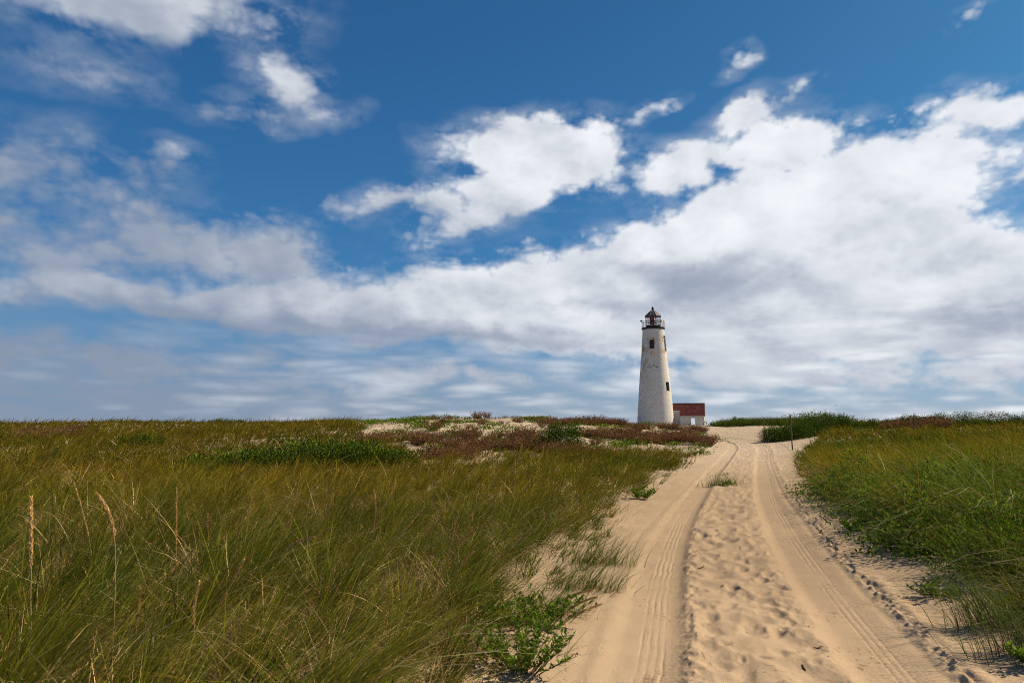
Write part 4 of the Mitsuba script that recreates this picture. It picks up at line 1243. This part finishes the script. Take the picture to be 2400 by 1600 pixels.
# ------------------------------------------------------------------ seed heads of the beach grass
HEADS = [
    ([(-2.965, 4.2, 1.271), (-2.921, 4.2, 1.091), (-2.88, 4.2, 0.866), (-2.855, 4.2, 0.697), (-2.822, 4.2, 0.312)], 0.9),
    ([(-2.55, 4.3, 1.287), (-2.461, 4.3, 1.14), (-2.434, 4.3, 1.025), (-2.416, 4.3, 0.848), (-2.396, 4.3, 0.182)], 0.9),
    ([(-3.119, 6.5, 1.142), (-3.114, 6.5, 0.873), (-3.103, 6.5, 0.565), (-3.082, 6.5, 0.148)], 0.45),
    ([(-2.436, 6.5, 1.037), (-2.49, 6.5, 0.854), (-2.538, 6.5, 0.696), (-2.565, 6.5, 0.223)], 0.7),
    ([(-1.47, 5.2, 0.89), (-1.564, 5.2, 0.866), (-1.681, 5.2, 0.792), (-1.886, 5.2, 0.652), (-1.999, 5.2, 0.398)], 0.9),
    ([(-1.769, 4.6, 0.827), (-1.831, 4.6, 0.695), (-1.906, 4.6, 0.54), (-1.965, 4.6, 0.405), (-1.997, 4.6, 0.18)], 0.8),
    ([(-2.061, 4.6, 0.684), (-2.074, 4.6, 0.532), (-2.059, 4.6, 0.416), (-2.029, 4.6, 0.227), (-2.012, 4.6, 0.076)], 0.6),
    ([(-2.498, 4.8, 0.632), (-2.514, 4.8, 0.484), (-2.527, 4.8, 0.349), (-2.523, 4.8, 0.114)], 0.7),
    ([(-2.425, 8.0, 1.163), (-2.478, 8.0, 0.874), (-2.534, 8.0, 0.559), (-2.555, 8.0, 0.116)], 0.5),
    ([(-2.595, 9.0, 0.927), (-2.626, 9.0, 0.717), (-2.646, 9.0, 0.507), (-2.646, 9.0, 0.076)], 0.5),
    ([(-4.367, 7.0, 1.146), (-4.296, 7.0, 0.893), (-4.206, 7.0, 0.561), (-4.148, 7.0, 0.191)], 0.3),
    ([(-3.238, 7.5, 0.782), (-3.243, 7.5, 0.612), (-3.241, 7.5, 0.51), (-3.23, 7.5, 0.215)], 0.4),
    ([(-2.424, 9.5, 0.867), (-2.466, 9.5, 0.719), (-2.489, 9.5, 0.548), (-2.49, 9.5, 0.042)], 0.45),
    ([(-1.495, 7.5, 1.025), (-1.474, 7.5, 0.926), (-1.466, 7.5, 0.795), (-1.493, 7.5, 0.435)], 0.8),
    ([(-1.355, 8.0, 1.047), (-1.444, 8.0, 0.85), (-1.586, 8.0, 0.64), (-1.699, 8.0, 0.303)], 0.5),
    ([(-0.838, 6.5, 0.943), (-0.99, 6.5, 0.757), (-1.186, 6.5, 0.523), (-1.293, 6.5, 0.261)], 0.7),
    ([(-1.642, 8.0, 0.917), (-1.702, 8.0, 0.778), (-1.752, 8.0, 0.64), (-1.786, 8.0, 0.303)], 0.4),
    ([(-0.679, 7.0, 0.814), (-0.789, 7.0, 0.706), (-0.894, 7.0, 0.59), (-1.015, 7.0, 0.273)], 0.6),
    ([(-0.35, 7.0, 0.714), (-0.447, 7.0, 0.623), (-0.544, 7.0, 0.532), (-0.677, 7.0, 0.273)], 0.5),
    ([(-0.335, 6.0, 0.628), (-0.436, 6.0, 0.529), (-0.514, 6.0, 0.435), (-0.648, 6.0, 0.163)], 0.6),
    ([(0.702, 6.2, 0.288), (0.567, 6.2, 0.255), (0.436, 6.2, 0.198), (0.26, 6.2, 0.041)], 0.8),
    ([(0.711, 6.0, 0.281), (0.595, 6.0, 0.239), (0.483, 6.0, 0.174), (0.287, 6.0, -0.044)], 0.8),
    ([(0.733, 5.7, 0.273), (0.609, 5.7, 0.24), (0.482, 5.7, 0.184), (0.289, 5.7, -0.021)], 0.8),
    ([(0.193, 13.0, 1.365), (0.128, 13.0, 1.143), (0.048, 13.0, 0.875), (0.0, 13.0, 0.592)], 0.8),
    ([(-0.369, 13.0, 1.198), (-0.352, 13.0, 1.024), (-0.336, 13.0, 0.859), (-0.319, 13.0, 0.514)], 0.7),
    ([(-0.573, 7.5, 0.791), (-0.604, 7.5, 0.679), (-0.638, 7.5, 0.524), (-0.68, 7.5, 0.215)], 0.5),
]
HL = ['tall tan seed head at the far left of the foreground grass', 'curved tan seed head second from the left in the foreground', 'thin upright seed stalk left of centre in the left grass',
      'short reddish seed head leaning right in the left grass', 'bent seed head arching right, almost level, above the dark grass', 'long leaning seed head in the dark foreground grass',
      'crooked pale seed stalk among dark foreground blades', 'short upright seed head low in the left foreground', 'tall thin seed stalk right of the arching head, leaning right',
      'small seed stalk just right of the tall thin leaning one', 'hair thin dry stalk between the two tall tan heads', 'small faint seed stalk between the thin upright and reddish heads',
      'faint seed stalk in the grass below the wide thicket', 'pale white tipped seed head in the middle of the left grass', 'long brown seed stalk right of the pale white tipped head',
      'thick dark brown seed head leaning right in the middle grass', 'thin tan stalk left of the pale white tipped head', 'brown seed head leaning over the middle grass, right of the thick dark one',
      'brown seed head leaning right near the grass fringe', 'faded seed head low in the grass left of the bayberry plants', 'uppermost of three brown heads leaning out over the sand',
      'middle one of three brown heads leaning out over the sand', 'lowest of three brown heads leaning out over the sand', 'pale tall stalk standing before the brown shrub belt, the right one',
      'pale tall stalk standing before the brown shrub belt, the left one', 'dim seed stalk in the right part of the left grass']
_h = np.random.default_rng(31)
for (pts, wgt), lab in zip(HEADS, HL):
    pts = np.array(pts)[::-1]                                       # foot first
    y0 = pts[0, 1]
    foot = pts[0].copy()
    foot[2] = float(land(np.array([foot[0]]), np.array([y0]))[0]) - .03
    # lean a little out of the plane too
    pts[:, 1] += np.linspace(0, 1, len(pts)) ** 2 * _h.uniform(-.12, .12)
    path = np.vstack([foot, pts[pts[:, 2] > foot[2] + .05]])
    u = np.concatenate([[0], np.cumsum(np.linalg.norm(np.diff(path, axis=0), axis=1))])
    t = np.linspace(0, u[-1], 26)
    from scipy.interpolate import PchipInterpolator
    P = PchipInterpolator(u, path)(t)
    key = thing('seed_head', lab, 'seed head', 'seed heads of the beach grass')
    hs = u[-1] - np.linalg.norm(np.diff(pts[-3:], axis=0), axis=1).sum()     # where the head begins
    rad = max(.0022, .00036 * y0)
    m = tube(P, rad, 5)
    part(key, 'stalk', m, 'dry_stem', smooth=True, color=np.tile([.34, .24, .12], (len(m.vertices), 1)))
    th = np.linspace(hs, u[-1], 24)
    Q = PchipInterpolator(u, path)(th)
    q = np.linspace(0, 1, 24)
    R_ = (.25 + .75 * wgt) * .0066 * max(1, y0 / 8) * np.clip(np.sin(np.pi * np.clip(q * .93 + .06, 0, 1)) ** .6, .15, 1) * (1 - .35 * q) + .001
    m = tube(Q, R_ * .8, 7)
    col = np.tile([.40, .265, .105], (len(m.vertices), 1)) * (.8 + .4 * _h.random((len(m.vertices), 1)))
    hd = part(key, 'head', m, 'dry_stem', smooth=True, color=col)
    n = 420
    k = _h.integers(0, 23, n)
    a = _h.uniform(0, 6.28, n)
    ax_ = Q[k + 1] - Q[k]
    ax_ /= np.linalg.norm(ax_, axis=1, keepdims=True)
    s1 = np.cross(ax_, [.3, .9, .1])
    s1 /= np.linalg.norm(s1, axis=1, keepdims=True)
    s2 = np.cross(ax_, s1)
    o = np.cos(a)[:, None] * s1 + np.sin(a)[:, None] * s2
    vmesh(key, 'spikelet', leaf_cloud(Q[k] + (Q[k + 1] - Q[k]) * _h.random((n, 1)) + o * R_[k][:, None] * .6, ax_ * 1.0 + o * .45, .020 * np.ones(n) * (.7 + .4 * wgt), tinted((.50, .34, .145), n, _h, .25, .06), _h, ratio=.24), 'dry_stem')

# ------------------------------------------------------------------ posts, bird, bits of wood on the sand
def post(label, x, y, top, r, tilt, seed):
    z0 = float(land(np.array([x]), np.array([y]))[0]) - .4
    rng = np.random.default_rng(seed)
    zs = np.linspace(z0, top, 9)
    p = np.stack([x + tilt * (zs - z0) + rng.normal(size=9) * .004, y + zs * 0, zs], 1)
    key = thing('wooden_post', label, 'post')
    part(key, 'shaft', tube(p, r * (1 + .06 * rng.normal(size=9)), 9), 'weathered_wood', smooth=50)
    part(key, 'top', tube([p[-1] + [0, 0, .002], p[-1] + [0, 0, .03]], [r * 1.08, r * .8], 9), 'weathered_wood')
    return key


post('tall thin wooden post rising from the grass right of the track', 16.25, 40.0, 2.40, .038, -.02, 1)
post('short wooden post on the sand hill left of the rose bushes', 21.0, 57.3, 2.30, .05, -.005, 2)
post('weathered post among scrub on the right skyline', 29.6, 50.6, 2.50, .045, .01, 3)

bd = thing('bird', 'tiny dark bird flying low above the right skyline', 'bird')
m = lathe([(.005, -.30), (.05, -.22), (.085, -.05), (.08, .08), (.05, .18), (.055, .23), (.03, .30), (.006, .36)], 12)
m.apply_transform(trimesh.transformations.rotation_matrix(math.pi / 2, [0, 1, 0]))
m.apply_translation([142.0, 300, 10.9])
part(bd, 'body', m, 'weathered_wood', smooth=True)
for s in (-1, 1):
    w = trimesh.convex.convex_hull([(.12, 0, 0), (-.10, 0, 0), (.10, s * .35, .16), (-.12, s * .35, .15), (-.02, s * .72, .06), (.02, 0, .03), (0, s * .35, .18)])
    w.apply_transform(trimesh.transformations.rotation_matrix(.6, [0, 0, 1]))
    w.apply_translation([142.0, 300, 10.93])
    part(bd, 'wing', w, 'weathered_wood')

_d = np.random.default_rng(64)


def chip(label, x, y, ln, r, seed, group=None, name='driftwood_twig', lift=.0):
    rng = np.random.default_rng(seed)
    a = rng.uniform(0, 3.14)
    t = np.linspace(-.5, .5, 6)
    p = np.stack([x + math.cos(a) * ln * t + rng.normal(size=6) * ln * .05, y + math.sin(a) * ln * t + rng.normal(size=6) * ln * .05, t * 0], 1)
    i = _near.query(p[:, :2])[1]
    p[:, 2] = _rm.vertices[i, 2] + r * .8 + lift * np.abs(t)
    key = thing(name, label, 'twig', group)
    m = tube(p, r * np.array([.5, 1, 1.1, 1, .8, .4]), 6)
    scene[key] = mikit.ply(m, 'dry_stem', smooth=True, color=np.tile([.06, .04, .025], (len(m.vertices), 1)))


_near = cKDTree(_rm.vertices[:, :2])
chip('dark stick lying on the churned sand between the tracks, nearest the bottom edge', 2.05, 5.05, .06, .006, 1)
chip('curved thin twig on the sand in the middle of the track', 2.25, 8.4, .16, .005, 2, lift=.03)
for k, (x, y) in enumerate(sorted([(2.55, 9.6), (2.45, 9.2), (2.75, 10.6), (2.2, 7.4), (2.35, 5.5), (3.1, 11.6), (2.9, 8.6)], key=lambda q: q[1])):
    chip(f'small dark twig scrap between the wheel tracks, {ORD[k]} from the near end', x, y, _d.uniform(.03, .08), .0035, 10 + k, 'twig scraps between the wheel tracks', name='twig_scrap', lift=.02)
for k, (x, y) in enumerate([(2.3, 5.2), (1.95, 5.9), (2.5, 6.0), (2.62, 6.6), (3.35, 12.4)]):
    key = thing('shell_fragment', f'tiny white shell fragment between the wheel tracks, {ORD[k]} from the near end', 'shell', 'shell fragments on the track')
    i = _near.query([x, y])[1]
    m = trimesh.creation.icosphere(1, .009)
    m.apply_scale([1, .7, .45])
    m.vertices *= 1 + .15 * _d.normal(size=(len(m.vertices), 1))
    m.apply_translation(_rm.vertices[i] + [0, 0, .003])
    scene[key] = mikit.ply(m, 'white_paint', smooth=True)
